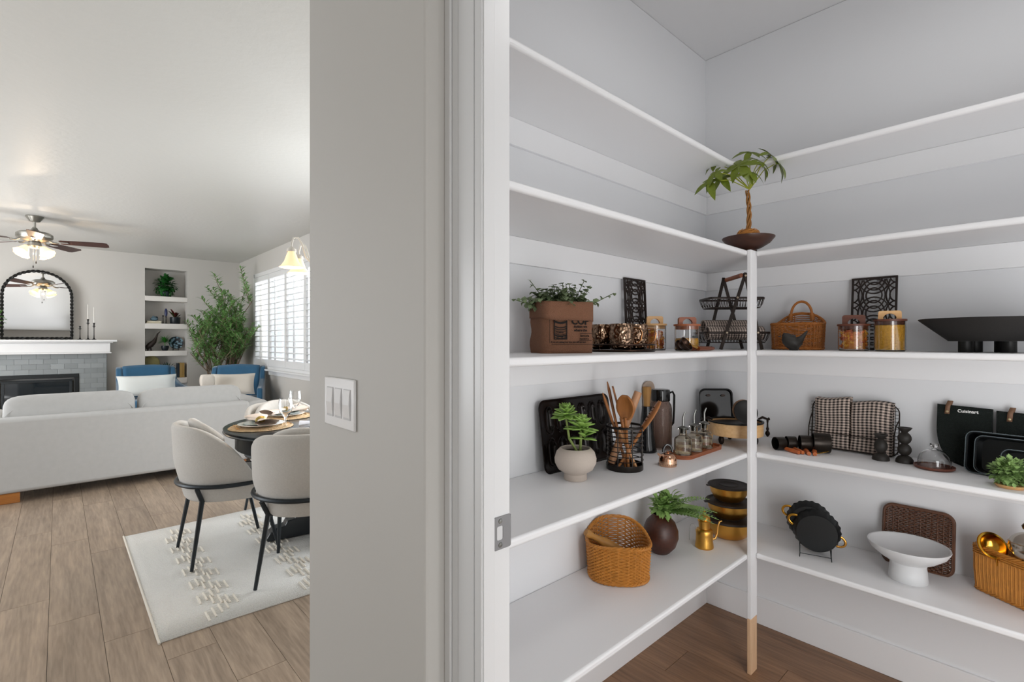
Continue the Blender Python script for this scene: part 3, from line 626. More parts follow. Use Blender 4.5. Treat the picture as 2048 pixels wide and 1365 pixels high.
# olive tree in the corner
random.seed(21)
tr = thing('olive_tree', 'tall faux olive tree with many fine leaves in the corner by the window', 'tree', (1.98, 9.32, 0))
obj(MB().lathe([(0,0),(.13,0),(.17,.06),(.19,.33),(.175,.34),(.16,.31),(0,.30)], 28), 'pot', mat('woven_pot','#b7a283',.9,var=.2,vs=60), tr)
M_bark = mat('olive_bark','#7b6a59',.9,var=.25,vs=40); M_ol = mat('olive_leaf_green','#76a05c',.5,var=.6,vs=9); 
lf = MB()
def branch(mb, p, d, L, r, k):
    q1 = p+d*L*.5+Vector((random.uniform(-1,1),random.uniform(-1,1),0))*L*.05; q = p+d*L
    mb.tube([p,q1,q],[r,r*.85,r*.6],6)
    if k == 0 or L < .2:
        n = int(20*L/.2)
        for i in range(n):
            t_ = (i+.6)/n; pp = p.lerp(q, t_); a = random.uniform(0,2*pi)
            dd = (d*.8+Vector((cos(a),sin(a),random.uniform(-.4,.6)))).normalized()
            if -.55 < pp.x and pp.z > .80: lf.leaf(pp, dd, random.uniform(.07,.11), random.uniform(.020,.032), .25, 2)
        return
    for i in range(4 if k > 1 else 5):
        a = random.uniform(0,2*pi); sp = random.uniform(.45,.95)
        nd = (d+Vector((cos(a)*sp, sin(a)*sp, random.uniform(-.15,.25)))).normalized()
        pp = p.lerp(q, random.uniform(.35,1.0)); nx = pp+nd*L*.6+Vector((1.98,9.32,0))
        if nx.x < 1.56: nd.x = abs(nd.x)*.3; nd.normalize()
        if nx.x > 2.36 or nx.y > 9.96: nd.x = -abs(nd.x)*.3; nd.y = -abs(nd.y)*.5; nd.normalize()
        branch(mb, pp, nd, L*random.uniform(.55,.72), r*.55, k-1)
for (dx,dy,h) in ((-.27,-.10,.90),(-.16,-.22,.98),(.02,.02,1.22),(.10,-.30,.98),(.24,-.12,1.0),(.12,-.04,1.05),(-.08,-.05,1.1),(-.22,-.22,.85),(.30,-.25,.85)):
    b = MB(); d = Vector((dx,dy,1)).normalized(); branch(b, Vector((dx*.10,dy*.10,.29)), d, h*.95, .016, 2); obj(b, 'stem', M_bark, tr)
# keep foliage clear of the walls
lf.v = [(min(v[0], 2.385-1.98), min(v[1], 10.0-9.32), v[2]) for v in lf.v]
obj(lf, 'foliage', M_ol, tr, kind='stuff')

# ================================================================ CEILING FAN
M_fan = mat('fan_nickel','#a3a19a',.3,.9); M_blade = wood('walnut_blade','#2a1613','#4a2a22',.4,'X'); M_shade = mat('frosted_shade','#f6e2c4',.35,emit='#ffca88',es=1.6,trans=.0)
FXc, FYc = -.20, 7.84
fan = thing('ceiling_fan', 'brushed nickel ceiling fan with five walnut blades and frosted bell lamps', 'ceiling fan', (FXc, FYc, ZC))
obj(MB().lathe([(0,0),(.078,0),(.082,-.012),(.075,-.02),(.045,-.062),(.02,-.068),(0,-.068)][::-1], 28), 'canopy', M_fan, fan)
obj(MB().cyl((0,0,-.155),(0,0,-.06),.012,.012,12), 'downrod', M_fan, fan)
obj(MB().lathe([(0,-.30),(.05,-.298),(.10,-.285),(.152,-.255),(.160,-.24),(.158,-.205),(.13,-.185),(.05,-.17),(.03,-.15),(.022,-.13),(0,-.13)], 36), 'motor_housing', M_fan, fan)
obj(MB().lathe([(0,-.37),(.045,-.365),(.062,-.34),(.055,-.30),(0,-.299)], 28), 'switch_housing', M_fan, fan)
for k in range(5):
    a = radians(-16+72*k)
    ar = MB().tube([(.13,0,-.272),(.17,0,-.292),(.21,0,-.288)],.010,6).prism([(.20,-.02),(.30,-.035),(.30,.035),(.20,.02)], -.287, -.282)
    ar = obj(ar, 'blade_arm', M_fan, fan, rot=(0,0,a))
    bl = MB().prism([(.22,-.045),(.24,-.055),(.63,-.072),(.665,-.055),(.672,0),(.665,.055),(.63,.072),(.24,.055),(.22,.045)], -.003, .003).xf(T(0,0,-.279,rx=radians(-13)))
    obj(bl, 'blade', M_blade, ar, smooth=False)
bell = [(.019,0),(.026,-.008),(.036,-.03),(.045,-.055),(.060,-.085),(.074,-.102),(.072,-.104),(.057,-.088),(.042,-.057),(.033,-.031),(.022,-.008),(.015,-.002)]
def lobed(a,j,m): return 1+.05*sin(8*a)*(1 if 3 <= j <= 8 else 0)
for k in range(4):
    a = radians(226.5+90*k); h = Vector((cos(a), sin(a), 0))
    arm = obj(MB().tube([h*.045+Vector((0,0,-.345)), h*.075+Vector((0,0,-.345)), h*.095+Vector((0,0,-.36))], .010, 8), 'lamp_arm', M_fan, fan)
    tilt = radians(38)
    M_ = Matrix.Translation(h*.09+Vector((0,0,-.355))) @ Matrix.Rotation(a, 4, 'Z') @ Matrix.Rotation(-tilt, 4, 'Y')
    obj(MB().lathe(bell, 32, closed=True, wob=lobed).xf(M_), 'lamp_shade', M_shade, arm)
    obj(MB().ball((0,0,-.055), .021, .021, .03, 12, 8).xf(M_), 'bulb', mat('warm_bulb','#ffffff',.4,emit='#ffd9a0',es=9), arm)
for dx,L in ((.012,.14),(-.012,.19)):
    obj(MB().cyl((dx,0,-.37),(dx,0,-.37-L),.0013,.0013,5), 'pull_chain', M_fan, fan)
    obj(MB().lathe([(0,0),(.006,.004),(.005,.02),(.002,.03),(0,.031)],10,c=(dx,0,-.40-L)), 'chain_pull', M_black, fan)
point('fan_light', (FXc, FYc, ZC-.425), 7, (1,.78,.55), .012)
# ================================================================ DINING
TX, TY = 1.38, 3.42
M_tab = mat('blue_black_table','#22282d',.28,spec=.6); M_tabtop = mat('dark_table_top','#2e3438',.22)
tb = thing('dining_table', 'round blue-black pedestal dining table set for a meal', 'table', (TX, TY, .012))
R_ = .63
obj(MB().lathe([(0,.715),(R_-.03,.715),(R_-.006,.720),(R_,.727),(R_-.006,.733),(R_-.012,.736),(R_-.004,.741),(R_-.003,.746),(R_-.012,.7485),(0,.7485)], 72), 'table_top', M_tabtop, tb)
obj(MB().lathe([(0,.615),(.555,.615),(.56,.62),(.56,.7145),(0,.7145)], 64), 'apron', M_tab, tb)
obj(MB().lathe([(0,.12),(.15,.12),(.15,.16),(.09,.19),(.075,.25),(.11,.34),(.12,.42),(.09,.5),(.075,.56),(.16,.60),(.17,.6145),(0,.6145)], 32), 'pedestal_column', M_tab, tb)
for k in range(4):
    a = radians(172+90*k)
    pr = [(.08,.0),(.08,.19),(.14,.185),(.16,.155),(.20,.15),(.215,.12),(.26,.115),(.275,.085),(.33,.08),(.365,.055),(.385,.02),(.38,.0)]
    m_ = MB().prism(pr, -.045, .045); m_.f = [f_[::-1] for f_ in m_.f]
    m_.xf(Matrix(((1,0,0,0),(0,0,1,0),(0,1,0,0),(0,0,0,1))))
    obj(m_, 'pedestal_foot', M_tab, tb, rot=(0,0,a), bevel=.006, smooth=False)
TZ = .012+.7490
M_chair = mat('oatmeal_boucle','#c6c2bc',.95,var=.10,vs=120,bump=.4,bs=450,sheen=.2); M_cleg = mat('charcoal_tube','#2a2f33',.4,.4)
def chair(label, loc, rz):
    t = thing('dining_chair', label, 'chair', loc, rz, 'dining chairs round the table')
    # local +y is the front
    def sh(u, v):
        a = (u-.5)*radians(218); e = abs(u-.5)*2
        top = .815-.02*e**2-.335*max(0,(e-.22)/.78)**2.4
        z = .36+(top-.36)*v
        r = .235+.045*min(1,v*2)+.012*v
        sq = 1+.05*cos(2*a)
        return (r*sin(a)*1.0*sq, -r*cos(a)*.98-.012*v+.02, z)
    obj(MB().grid(sh, 30, 12), 'backrest_shell', M_chair, t, solid=.042, sub=1)
    def hd(u, v):
        a = (u-.5)*radians(130); e = abs(u-.5)*2
        top = .835-.10*e**2.4; z = .50+(top-.50)*v; b = .030*sin(pi*min(1,max(0,v*.96+.02)))**.6*(1-e**4*.6)
        r = .235-b
        return (r*sin(a), -r*cos(a)*.98-.012*v+.035, z)
    g = MB().grid(hd, 22, 12); obj(g, 'back_pad', M_chair, t, solid=.04, sub=1)
    obj(MB().lathe([(0,.37),(.14,.37),(.215,.385),(.225,.42),(.222,.46),(.20,.485),(.12,.50),(0,.503)], 40, sy=1.04, c=(0,.03,0)), 'seat', M_chair, t)
    ring = [(sin(a)*.292, -cos(a)*.287+.015, .462+0*a) for a in [radians(-112+224*i/36) for i in range(37)]]
    ring = [(-.235,.27,.455)]+ring+[(.235,.27,.455)]
    ring = ring[:1]+ring[1:]
    obj(MB().tube([ (ring[0][0]*.92,.30,.45) ]+ring+[(ring[-1][0]*.92,.30,.45)], .0125, 8), 'seat_ring', M_cleg, t)
    for sx in (-1,1):
        for sy in (-1,1):
            tx, ty = sx*.2225, sy*.235
            top = (sx*.20, -.205, .452) if sy < 0 else (sx*.255, .13, .452)
            mid = (sx*.175, -.175, .372) if sy < 0 else (sx*.19, .15, .372)
            obj(MB().tube([top, mid, (tx,ty,.0)], [.0125,.014,.0095], 8), 'leg', M_cleg, t)
    obj(MB().cyl((-.175,-.175,.372),(.175,-.175,.372),.010,.010,8).cyl((-.19,.15,.372),(.19,.15,.372),.010,.010,8), 'under_frame', M_cleg, t)
    return t
RZ = .0125
c1 = chair('oatmeal barrel-back dining chair nearest the sofa, on the left of the table', (.79, 3.51, RZ), radians(-90))
dup(c1, (1.07, 2.906, RZ), radians(-30.7), 'oatmeal barrel-back dining chair with its back to the camera, cut off by the wall')
dup(c1, (1.31, 4.0, RZ), radians(-173.7), 'dining chair on the far side of the table, mostly hidden behind it')
# rug with carved diamond bands
def rug_mat():
    m = mat('cream_rug','#d4cfc6',.98,sheen=.2); N = m.node_tree.nodes; L = m.node_tree.links; b = N['Principled BSDF']
    tc = N.new('ShaderNodeTexCoord'); w1 = N.new('ShaderNodeTexWave'); w1.bands_direction = 'Y'; w1.inputs['Scale'].default_value = 22; w1.inputs['Distortion'].default_value = 3; w1.inputs['Detail Scale'].default_value = 8
    L.new(tc.outputs['Object'], w1.inputs['Vector']); n1 = N.new('ShaderNodeTexNoise'); n1.inputs['Scale'].default_value = 160; L.new(tc.outputs['Object'], n1.inputs['Vector'])
    ad = N.new('ShaderNodeMath'); ad.operation = 'ADD'; L.new(w1.outputs['Fac'], ad.inputs[0]); L.new(n1.outputs['Fac'], ad.inputs[1])
    bp = N.new('ShaderNodeBump'); bp.inputs['Strength'].default_value = 1; bp.inputs['Distance'].default_value = .0035; L.new(ad.outputs[0], bp.inputs['Height']); L.new(bp.outputs[0], b.inputs['Normal'])
    cr = N.new('ShaderNodeValToRGB'); cr.color_ramp.elements[0].color = lin('#d6d3cc'); cr.color_ramp.elements[1].color = lin('#edebe6'); cr.color_ramp.elements[1].position = .5
    L.new(n1.outputs['Fac'], cr.inputs[0]); L.new(cr.outputs[0], b.inputs['Base Color']); return m
rx0, rx1, ry0, ry1 = .322, 2.40, 2.61, 4.21
rug = thing('area_rug', 'cream woven rug with raised zigzag bands under the dining table', 'rug', (rx0, ry0, 0))
random.seed(2)
def ruf(u, v):
    e = .012*sin(u*9+1)*(1 if v in (0,1) else 0)
    lift = 0
    return (u*(rx1-rx0), v*(ry1-ry0)+(e if v==0 else (-e if v==1 else 0)), .0035)
rg = MB().grid(lambda u,v: ruf(u,v), 40, 8)
obj(rg, 'field', rug_mat(), rug, solid=.006)
M_rib = mat('rug_rib','#e6dfd3',.98,bump=.5,bs=300)
ribs = MB(); gro = MB()
for band in range(5):
    x = .20+band*.44; y = .05; n = 0
    while y < ry1-ry0-.24:
        for k in range(4):
            yy = y+(k if n%2==0 else 3-k)*.022; xx = x+k*.031+(.05 if n%2 else 0)
            if xx < rx1-rx0-.03: gro.tube([(xx, yy, .0062), (xx, yy+.004, .0085), (xx, yy+.092, .0085), (xx, yy+.096, .0062)], .0070, 6, flat=.75)
        n += 1; y += .100
obj(gro, 'raised_rib', M_rib, rug, kind='stuff')
for x_ in (0, rx1-rx0): obj(MB().tube([(x_,0,.005),(x_,ry1-ry0,.005)], .0055, 6), 'bound_edge', M_rib, rug)
# place settings
M_mat = mat('woven_water_hyacinth','#cdb28d',.9,var=.25,vs=80,bump=.8,bs=150); M_plate = mat('white_china','#e6e6e4',.15,coat=.3); M_plate2 = mat('grey_green_china','#a3afae',.2)
M_nap = mat('blush_linen','#e0d3c8',.95,bump=.3,bs=300); M_nap2 = mat('white_linen','#d8dbe4',.95,bump=.3,bs=300)
def setting(ang, who, glass=True, nm=M_nap, ring=True, rr=.415):
    a = radians(ang); px, py = TX+rr*cos(a), TY+rr*sin(a); face = a+pi/2
    pm = thing('placemat', 'round woven tan placemat '+who, 'placemat', (px, py, TZ), face, 'woven placemats on the dining table')
    obj(MB().lathe([(0,0),(.185,0),(.19,.003),(.185,.006),(0,.006)], 40, wob=lambda a,j,m: 1+.012*sin(a*23)), 'mat', M_mat, pm)
    br = MB(); 
    for r in (.03,.06,.09,.12,.15,.18): br.tube([(r*cos(t),r*sin(t),.006+.0012*sin(t*int(r*500))) for t in [2*pi*i/72 for i in range(72)]], .004, 5, closed=True)
    obj(br, 'braid_coils', M_mat, pm, kind='stuff')
    pl = thing('dinner_plate', 'white dinner plate '+who, 'plate', (px, py, TZ+.0105), face, 'dinner plates on the placemats')
    pl_o = obj(MB().lathe([(0,0),(.075,0),(.085,.004),(.135,.014),(.137,.017),(.133,.018),(.085,.009),(0,.007)], 48), 'plate', M_plate, pl)
    p2 = thing('salad_plate', 'small grey-green plate '+who, 'plate', (px, py, TZ+.0185), face, 'salad plates on the dinner plates')
    obj(MB().lathe([(0,0),(.055,0),(.062,.003),(.103,.012),(.104,.0145),(.10,.015),(.062,.007),(0,.005)], 48), 'plate', M_plate2, p2)
    nk = thing('napkin', 'pale napkin in a gold ring '+who, 'napkin', (px, py, TZ+.026), face, 'napkins on the plates')
    def nf(u, v):
        x = (u-.5)*.31; s = .021+.062*abs(u-.5)**1.1*1.6; ph = 2*pi*v
        return (x, s*cos(ph)*(1+.12*sin(5*ph+x*40)), .004+ (.013+.014*abs(u-.5))*(1+sin(ph)))
    obj(MB().grid(nf, 20, 28, cv=True), 'napkin_cloth', nm, nk)
    if ring: obj(MB().tube([(0, .0235*cos(t), .018+.0165*sin(t)) for t in [2*pi*i/28 for i in range(28)]], .0028, 8, closed=True, flat=5), 'napkin_ring', mat('olive_gold_ring','#b39b56',.3,.7), nk)
    fk = thing('fork', 'gold fork '+who, 'fork', (px, py, TZ+.0105), face, 'gold forks on the placemats')
    f = MB().tube([(-.09,-.145,.004),(-.03,-.146,.006),(.03,-.147,.004)], [.004,.0025,.0025], 6)
    for k in (-1,0,1,): f.tube([(.03,-.147,.004),(.045,-.147+k*.006,.003),(.085,-.147+k*.006,.005)], .0014, 5)
    obj(f, 'fork', M_gold, fk)
def goblet(label, x, y):
    g = thing('wine_glass', label, 'glass', (x, y, TZ), 0, 'stemmed glasses on the dining table')
    pr = [(0,0),(.034,0),(.034,.002),(.012,.006),(.006,.014),(.0045,.03),(.006,.055),(.010,.068),(.022,.078),(.037,.10),(.043,.13),(.041,.165),(.038,.185),(.0365,.185),(.0395,.165),(.0412,.13),(.035,.102),(.020,.081),(.006,.073),(0,.072)]
    obj(MB().lathe(pr, 32), 'glass', M_glass, g)
setting(176, 'at the left edge of the table, nearest the sofa')
setting(248, 'in front of the chair whose back faces the camera', nm=M_nap2)
setting(112, 'at the far side of the dining table', nm=M_nap)
p = at(570, 857, z=TZ); goblet('stemmed glass nearer the camera on the dining table', *at(571, 855, z=TZ)[:2])
goblet('stemmed glass farther back on the dining table, close to the window', *at(590, 832, z=TZ)[:2])
# chandelier over the table
ch = thing('chandelier', 'white multi-arm chandelier with amber glass bell shades over the dining table', 'chandelier', (TX, TY, ZC), 0)
M_chw = mat('chandelier_white','#d8d4cb',.4)
obj(MB().lathe([(0,-.03),(.05,-.025),(.065,-.008),(.065,0),(0,0)], 24), 'canopy', M_chw, ch)
obj(MB().cyl((0,0,-.03),(0,0,-.62),.006,.006,8), 'stem', M_chw, ch)
obj(MB().lathe([(0,-.98),(.02,-.96),(.035,-.92),(.022,-.88),(.018,-.82),(.035,-.76),(.03,-.70),(.012,-.62),(0,-.61)], 24), 'body', M_chw, ch)
M_amb = mat('amber_alabaster','#f6dfc0',.35,emit='#ffcf98',es=.75)
bell2 = [(.021,0),(.027,-.012),(.035,-.035),(.045,-.065),(.063,-.092),(.076,-.103),(.073,-.105),(.060,-.095),(.042,-.068),(.032,-.036),(.023,-.013),(.017,-.002)]
for k in range(5):
    a = radians(188-72*k); h = Vector((cos(a),sin(a),0)); R2 = .25
    am_ = obj(MB().tube([h*.02+Vector((0,0,-.90)), h*.08+Vector((0,0,-.92)), h*.15+Vector((0,0,-.86)), h*.18+Vector((0,0,-.77)), h*.205+Vector((0,0,-.735)), h*.235+Vector((0,0,-.74)), h*R2+Vector((0,0,-.78)), h*R2+Vector((0,0,-.81))], .0065, 8), 'arm', M_chw, ch)
    obj(MB().lathe([(0,.0),(.030,.0),(.028,.018),(.012,.032),(0,.034)][::-1], 16, c=tuple(h*R2+Vector((0,0,-.835)))), 'shade_holder', M_chw, am_)
    obj(MB().lathe(bell2, 32, closed=True, c=tuple(h*R2+Vector((0,0,-.834)))), 'lamp_shade', M_amb, am_)
    obj(MB().ball(tuple(h*R2+Vector((0,0,-.895))), .026, .026, .034, 14, 10), 'bulb', MATS['warm_bulb'], am_)
point('chandelier_light', (TX+.25*cos(radians(188)), TY+.25*sin(radians(188)), ZC-.935), 2.5, (1,.74,.48), .012)
point('chandelier_light', (TX+.25*cos(radians(116)), TY+.25*sin(radians(116)), ZC-.935), 2.5, (1,.74,.48), .012)
# ================================================================ PANTRY OBJECTS, LEFT RUN
Z3, Z4, Z5, Z2 = 1.2803, .8733, .4703, 1.6783
M_wick = mat('honey_wicker','#a8672c',.6,var=.3,vs=60); M_wick2 = mat('orange_wicker','#b5772f',.55,var=.3,vs=60); M_dwick = mat('dark_wicker','#5c3b29',.5,var=.35,vs=50)
M_burlap = mat('brown_burlap','#8a6048',.95,var=.25,vs=350,bump=.8,bs=500)
M_ink = mat('black_ink','#17110e',.9)
M_wood1 = wood('warm_utensil_wood','#7d4a26','#b8793f',.45,'Z'); M_wood2 = wood('pale_utensil_wood','#a8703f','#cf9a66',.5,'Z')
M_walnut = wood('walnut','#4a2619','#6d3a26',.45,'X'); M_acac = wood('acacia','#7d4225','#a9613a',.45,'X')
M_maple = wood('pale_maple','#c9965f','#e0b780',.5,'X')
def weave_basket(parent, outline, H, rows, st, r=.0032, amp=.0026, flare=0.0, m=M_wick, rimr=.006, z0=.008, name='woven_wall'):
    """outline(a)->(x,y); H(a)->height; rows of strands woven over and under the upright stakes"""
    mb = MB(); n = st*2
    for k in range(rows):
        pts = []
        for j in range(n):
            a = 2*pi*j/n; x,y = outline(a); L = sqrt(x*x+y*y) or 1; f = (k+.5)/rows
            sc = 1+flare*(f-1)+(amp*cos(pi*j+pi*k))/L
            pts.append((x*sc, y*sc, z0+f*(H(a)-z0)))
        mb.tube(pts, r, 5, closed=True)
    obj(mb, name, m, parent, kind='stuff')
    sk = MB()
    for j in range(st):
        a = 2*pi*(j+.25)/st; x,y = outline(a)
        sk.tube([(x*(1-flare), y*(1-flare), .004), (x, y, H(a))], r*.8, 5)
    obj(sk, 'stakes', m, parent, kind='stuff')
    for nm, zf, sc0, hh in (('rim_braid', lambda a: H(a), 1, 1), ('foot_braid', lambda a: rimr+.001, 1-flare, 0)):
        b = MB(); N_ = st*4
        for ph in (0, 2*pi/3, 4*pi/3):
            pts = []
            for j in range(N_):
                a = 2*pi*j/N_; x,y = outline(a); L = sqrt(x*x+y*y) or 1; q = ph+a*st/2
                s_ = sc0+rimr*.55*cos(q)/L; pts.append((x*s_, y*s_, zf(a)+rimr*.55*sin(q)))
            b.tube(pts, rimr*.62, 5, closed=True)
        obj(b, nm, m, parent)
    base = MB().prism([(outline(2*pi*i/40)[0]*(1-flare)*.98, outline(2*pi*i/40)[1]*(1-flare)*.98) for i in range(40)], .003, .009)
    obj(base, 'base', m, parent)
def bend(fn): return fn
# ---- burlap bag planter
t = thing('burlap_planter', 'folded brown burlap bag printed in black, holding a eucalyptus plant', 'planter', (1.150, 1.030, Z3), radians(-24))
bw, bd, bh = .158, .118, .150
def bag(u, v):
    p = rrect(bw, bd, .022, 4); i = u*len(p); k = int(i)%len(p); f = i-int(i); q = p[(k+1)%len(p)]
    x = p[k][0]*(1-f)+q[0]*f; y = p[k][1]*(1-f)+q[1]*f
    s = 1.06+.03*sin(v*pi*.9)-.08*v
    return (x*s+.002*sin(v*14+x*60), y*s+.0025*sin(x*70+v*9), v*bh)
obj(MB().grid(bag, 48, 14, cu=True), 'bag', M_burlap, t, solid=.003)
obj(MB().prism(rrect(bw*1.055, bd*1.055, .022, 4), .0005, .004), 'bag_bottom', M_burlap, t)
def cuff(u, v):
    x,y,_ = bag(u, 1); s = 1.085+.015*sin(u*2*pi*2+1); dz = -.003*sin(u*2*pi-1.0)
    return (x*s*1.01, y*s*1.10, bh+.004-v*(.052+.006*sin(u*2*pi+2.4))+dz*0)
obj(MB().grid(cuff, 48, 5, cu=True), 'turned_down_cuff', M_burlap, t, solid=.004)
obj(MB().prism(rrect(bw*.94, bd*.9, .02, 4), .10, .128), 'soil', mat('dark_moss','#25301a',1,bump=1,bs=80), t)
def text_mesh(s, size, name='lettering', ext=.0003):
    c = bpy.data.curves.new(name, 'FONT'); c.body = s; c.offset = size*.028; c.size = size; c.extrude = ext; c.resolution_u = 3
    o = bpy.data.objects.new('tmp', c); COL.objects.link(o); bpy.context.view_layer.update()
    me = bpy.data.meshes.new_from_object(o.evaluated_get(bpy.context.evaluated_depsgraph_get())); me.name = name
    bpy.data.objects.remove(o); bpy.data.curves.remove(c); return me
FY_ = -bd/2*1.075
def put_text(parent, s, size, x, z, y, m=M_ink, rz=0, name='printed_words'):
    o = obj(text_mesh(s, size, name), name, m, parent, smooth=False, loc=(x, y, z), rot=(pi/2, 0, rz)); return o
yb = FY_-.0035
put_text(t, 'COF', .028, .005, .0865, yb+.001); put_text(t, 'Action we', .0105, .012, .0765, yb); put_text(t, 'where the', .0105, .012, .0655, yb)
put_text(t, 'Save a la', .0085, .033, .050, yb); put_text(t, 'standard p', .0072, .031, .041, yb); put_text(t, 'If you are eating your box, you will eat next', .0064, -.062, .0315, yb)
ln = MB()
for (x0,x1,z0,z1) in ((.033,.071,.0585,.060),(.031,.071,.0375,.0388),(-.060,.072,.0262,.0274),(-.066,-.0652,.03,.10),(-.0525,-.0495,.043,.10),(-.0125,-.0095,.043,.10),(-.0525,-.0095,.041,.044)): ln.box(x0,x1,yb-.0003,yb+.0008,z0,z1)
obj(ln, 'printed_frame', M_ink, t, smooth=False, kind='stuff')
tin = MB()
for k,(z,h) in enumerate(((.091,.006),(.078,.0035),(.072,.003),(.0665,.0016),(.058,.0016),(.0515,.005),(.046,.003))):
    tin.add([(-.050+i*.0048, yb-.0003+.0002*0, z-.004*sin(pi*i/8)+(.002*sin(i*2.3) if k>4 else 0)) for i in range(9)]+[(-.050+i*.0048, yb-.0003, z+h-.004*sin(pi*i/8)) for i in range(9)], [(i,i+1,i+10,i+9) for i in range(8)])
obj(tin, 'printed_tin', M_ink, t, smooth=False, kind='stuff')
put_text(t, 'COFFEE', .0075, -.047, .0595, yb)
st = MB()
for k in range(14): st.box(-.0625-.0006,-.0625+.0006, FY_-.0095, FY_-.0085, .105+k*.0035, .107+k*.0035)
obj(st, 'stitching', mat('tan_thread','#b58d6a',.9), t, smooth=False, kind='stuff')
random.seed(14); lf = MB(); sm = MB()
def sprig(b, d, L, ls, tip=1):
    b = Vector(b); d = Vector(d).normalized(); pts = [b+d*L*i/6+Vector((0,0,-.03*L*(i/6)**2)) for i in range(7)]
    sm.tube(pts, .0012, 4)
    for i in range(1,7):
        for s in (0,1):
            a = random.uniform(0,6.3); sd = (d.orthogonal()*cos(a+s*pi)+d.cross(d.orthogonal())*sin(a+s*pi))
            lf.leaf(pts[i], sd+d*.4, ls*random.uniform(.8,1.2)*(1.1-.08*i), ls*.8, .3, 3, pw=.55)
for k in range(85):
    a = random.uniform(0,2*pi); e = random.uniform(.1,1.4); sprig((random.uniform(-.06,.06), random.uniform(-.03,.03), .125), (cos(a)*cos(e)*1.2, sin(a)*cos(e)*.7, sin(e)+.25), random.uniform(.05,.095), .024)
sprig((.05,-.01,.125),(1,-.1,.55),.14,.016); sprig((-.05,0,.13),(-1,-.2,.30),.12,.016); sprig((-.03,0,.13),(-.7,0,.9),.12,.018); sprig((.03,0,.13),(.5,0,1),.11,.018)
obj(lf, 'leaves', mat('eucalyptus_green','#73825f',.6,var=.55,vs=22), t, kind='stuff'); obj(sm, 'stems', mat('stem_green','#4b5a33',.6), t, kind='stuff')
# ---- mug tray
tc_ = (1.462, 1.03)
t = thing('gallery_tray', 'round bronze tray with a raised wire rail holding three hammered mugs', 'tray', (*tc_, Z3))
M_brz = mat('dark_bronze','#3a2a22',.3,.9)
obj(MB().lathe([(0,0),(.116,0),(.120,.003),(.118,.007),(.112,.005),(0,.005)], 48), 'base', M_brz, t)
ri = MB(); ri.tube([(.117*cos(a),.117*sin(a),.024) for a in [2*pi*i/56 for i in range(56)]], .0028, 6, closed=True)
for k in range(14): a = 2*pi*k/14; ri.cyl((.117*cos(a),.117*sin(a),.005),(.117*cos(a),.117*sin(a),.024),.0013,.0013,6)
obj(ri, 'wire_rail', M_brz, t)
def hammered():
    m = mat('hammered_copper','#8a6a50',.12,1); N = m.node_tree.nodes; L = m.node_tree.links; v = N.new('ShaderNodeTexVoronoi'); v.inputs['Scale'].default_value = 120; v.feature = 'SMOOTH_F1'
    tc = N.new('ShaderNodeTexCoord'); L.new(tc.outputs['Object'], v.inputs['Vector']); bp = N.new('ShaderNodeBump'); bp.inputs['Strength'].default_value = 1; bp.inputs['Distance'].default_value = .004
    L.new(v.outputs['Distance'], bp.inputs['Height']); L.new(bp.outputs[0], N['Principled BSDF'].inputs['Normal'])
    cr = N.new('ShaderNodeValToRGB'); cr.color_ramp.elements[0].color = lin('#c2a287'); cr.color_ramp.elements[1].color = lin('#4a382d'); cr.color_ramp.elements[1].position = .8; L.new(v.outputs['Distance'], cr.inputs[0]); L.new(cr.outputs[0], N['Principled BSDF'].inputs['Base Color']); return m
M_ham = hammered()
def mug(label, x, y, rz):
    g = thing('hammered_mug', label, 'mug', (x, y, Z3+.0075), rz, 'hammered mugs on the tray'); g.scale = (1.04, 1.04, 1.13)
    obj(MB().lathe([(0,0),(.028,0),(.036,.006),(.041,.025),(.0415,.05),(.039,.07),(.0385,.078),(.0375,.078),(.0375,.07),(.0395,.05),(.039,.026),(.034,.009),(0,.006)], 36), 'cup', M_ham, g)
    obj(MB().tube([(.0375,0,.066),(.058,0,.064),(.066,0,.05),(.062,0,.03),(.050,0,.018),(.041,0,.016)], .003, 7, flat=1.8), 'handle', mat('copper','#c58a58',.15,1), g)
r_ = Vector((.737,-.676,0)); f_ = Vector((.676,.737,0)); c0 = Vector((*tc_, 0))
for lab, dr, df, rz in (('leftmost dark hammered metal mug on the tray', -.060, .030, 2.6), ('middle copper hammered mug on the tray with its handle to the right', -.006, -.052, -.75), ('rightmost hammered metal mug on the tray', .062, .026, -1.0)):
    q = c0+r_*dr+f_*df; mug(lab, q.x, q.y, rz)
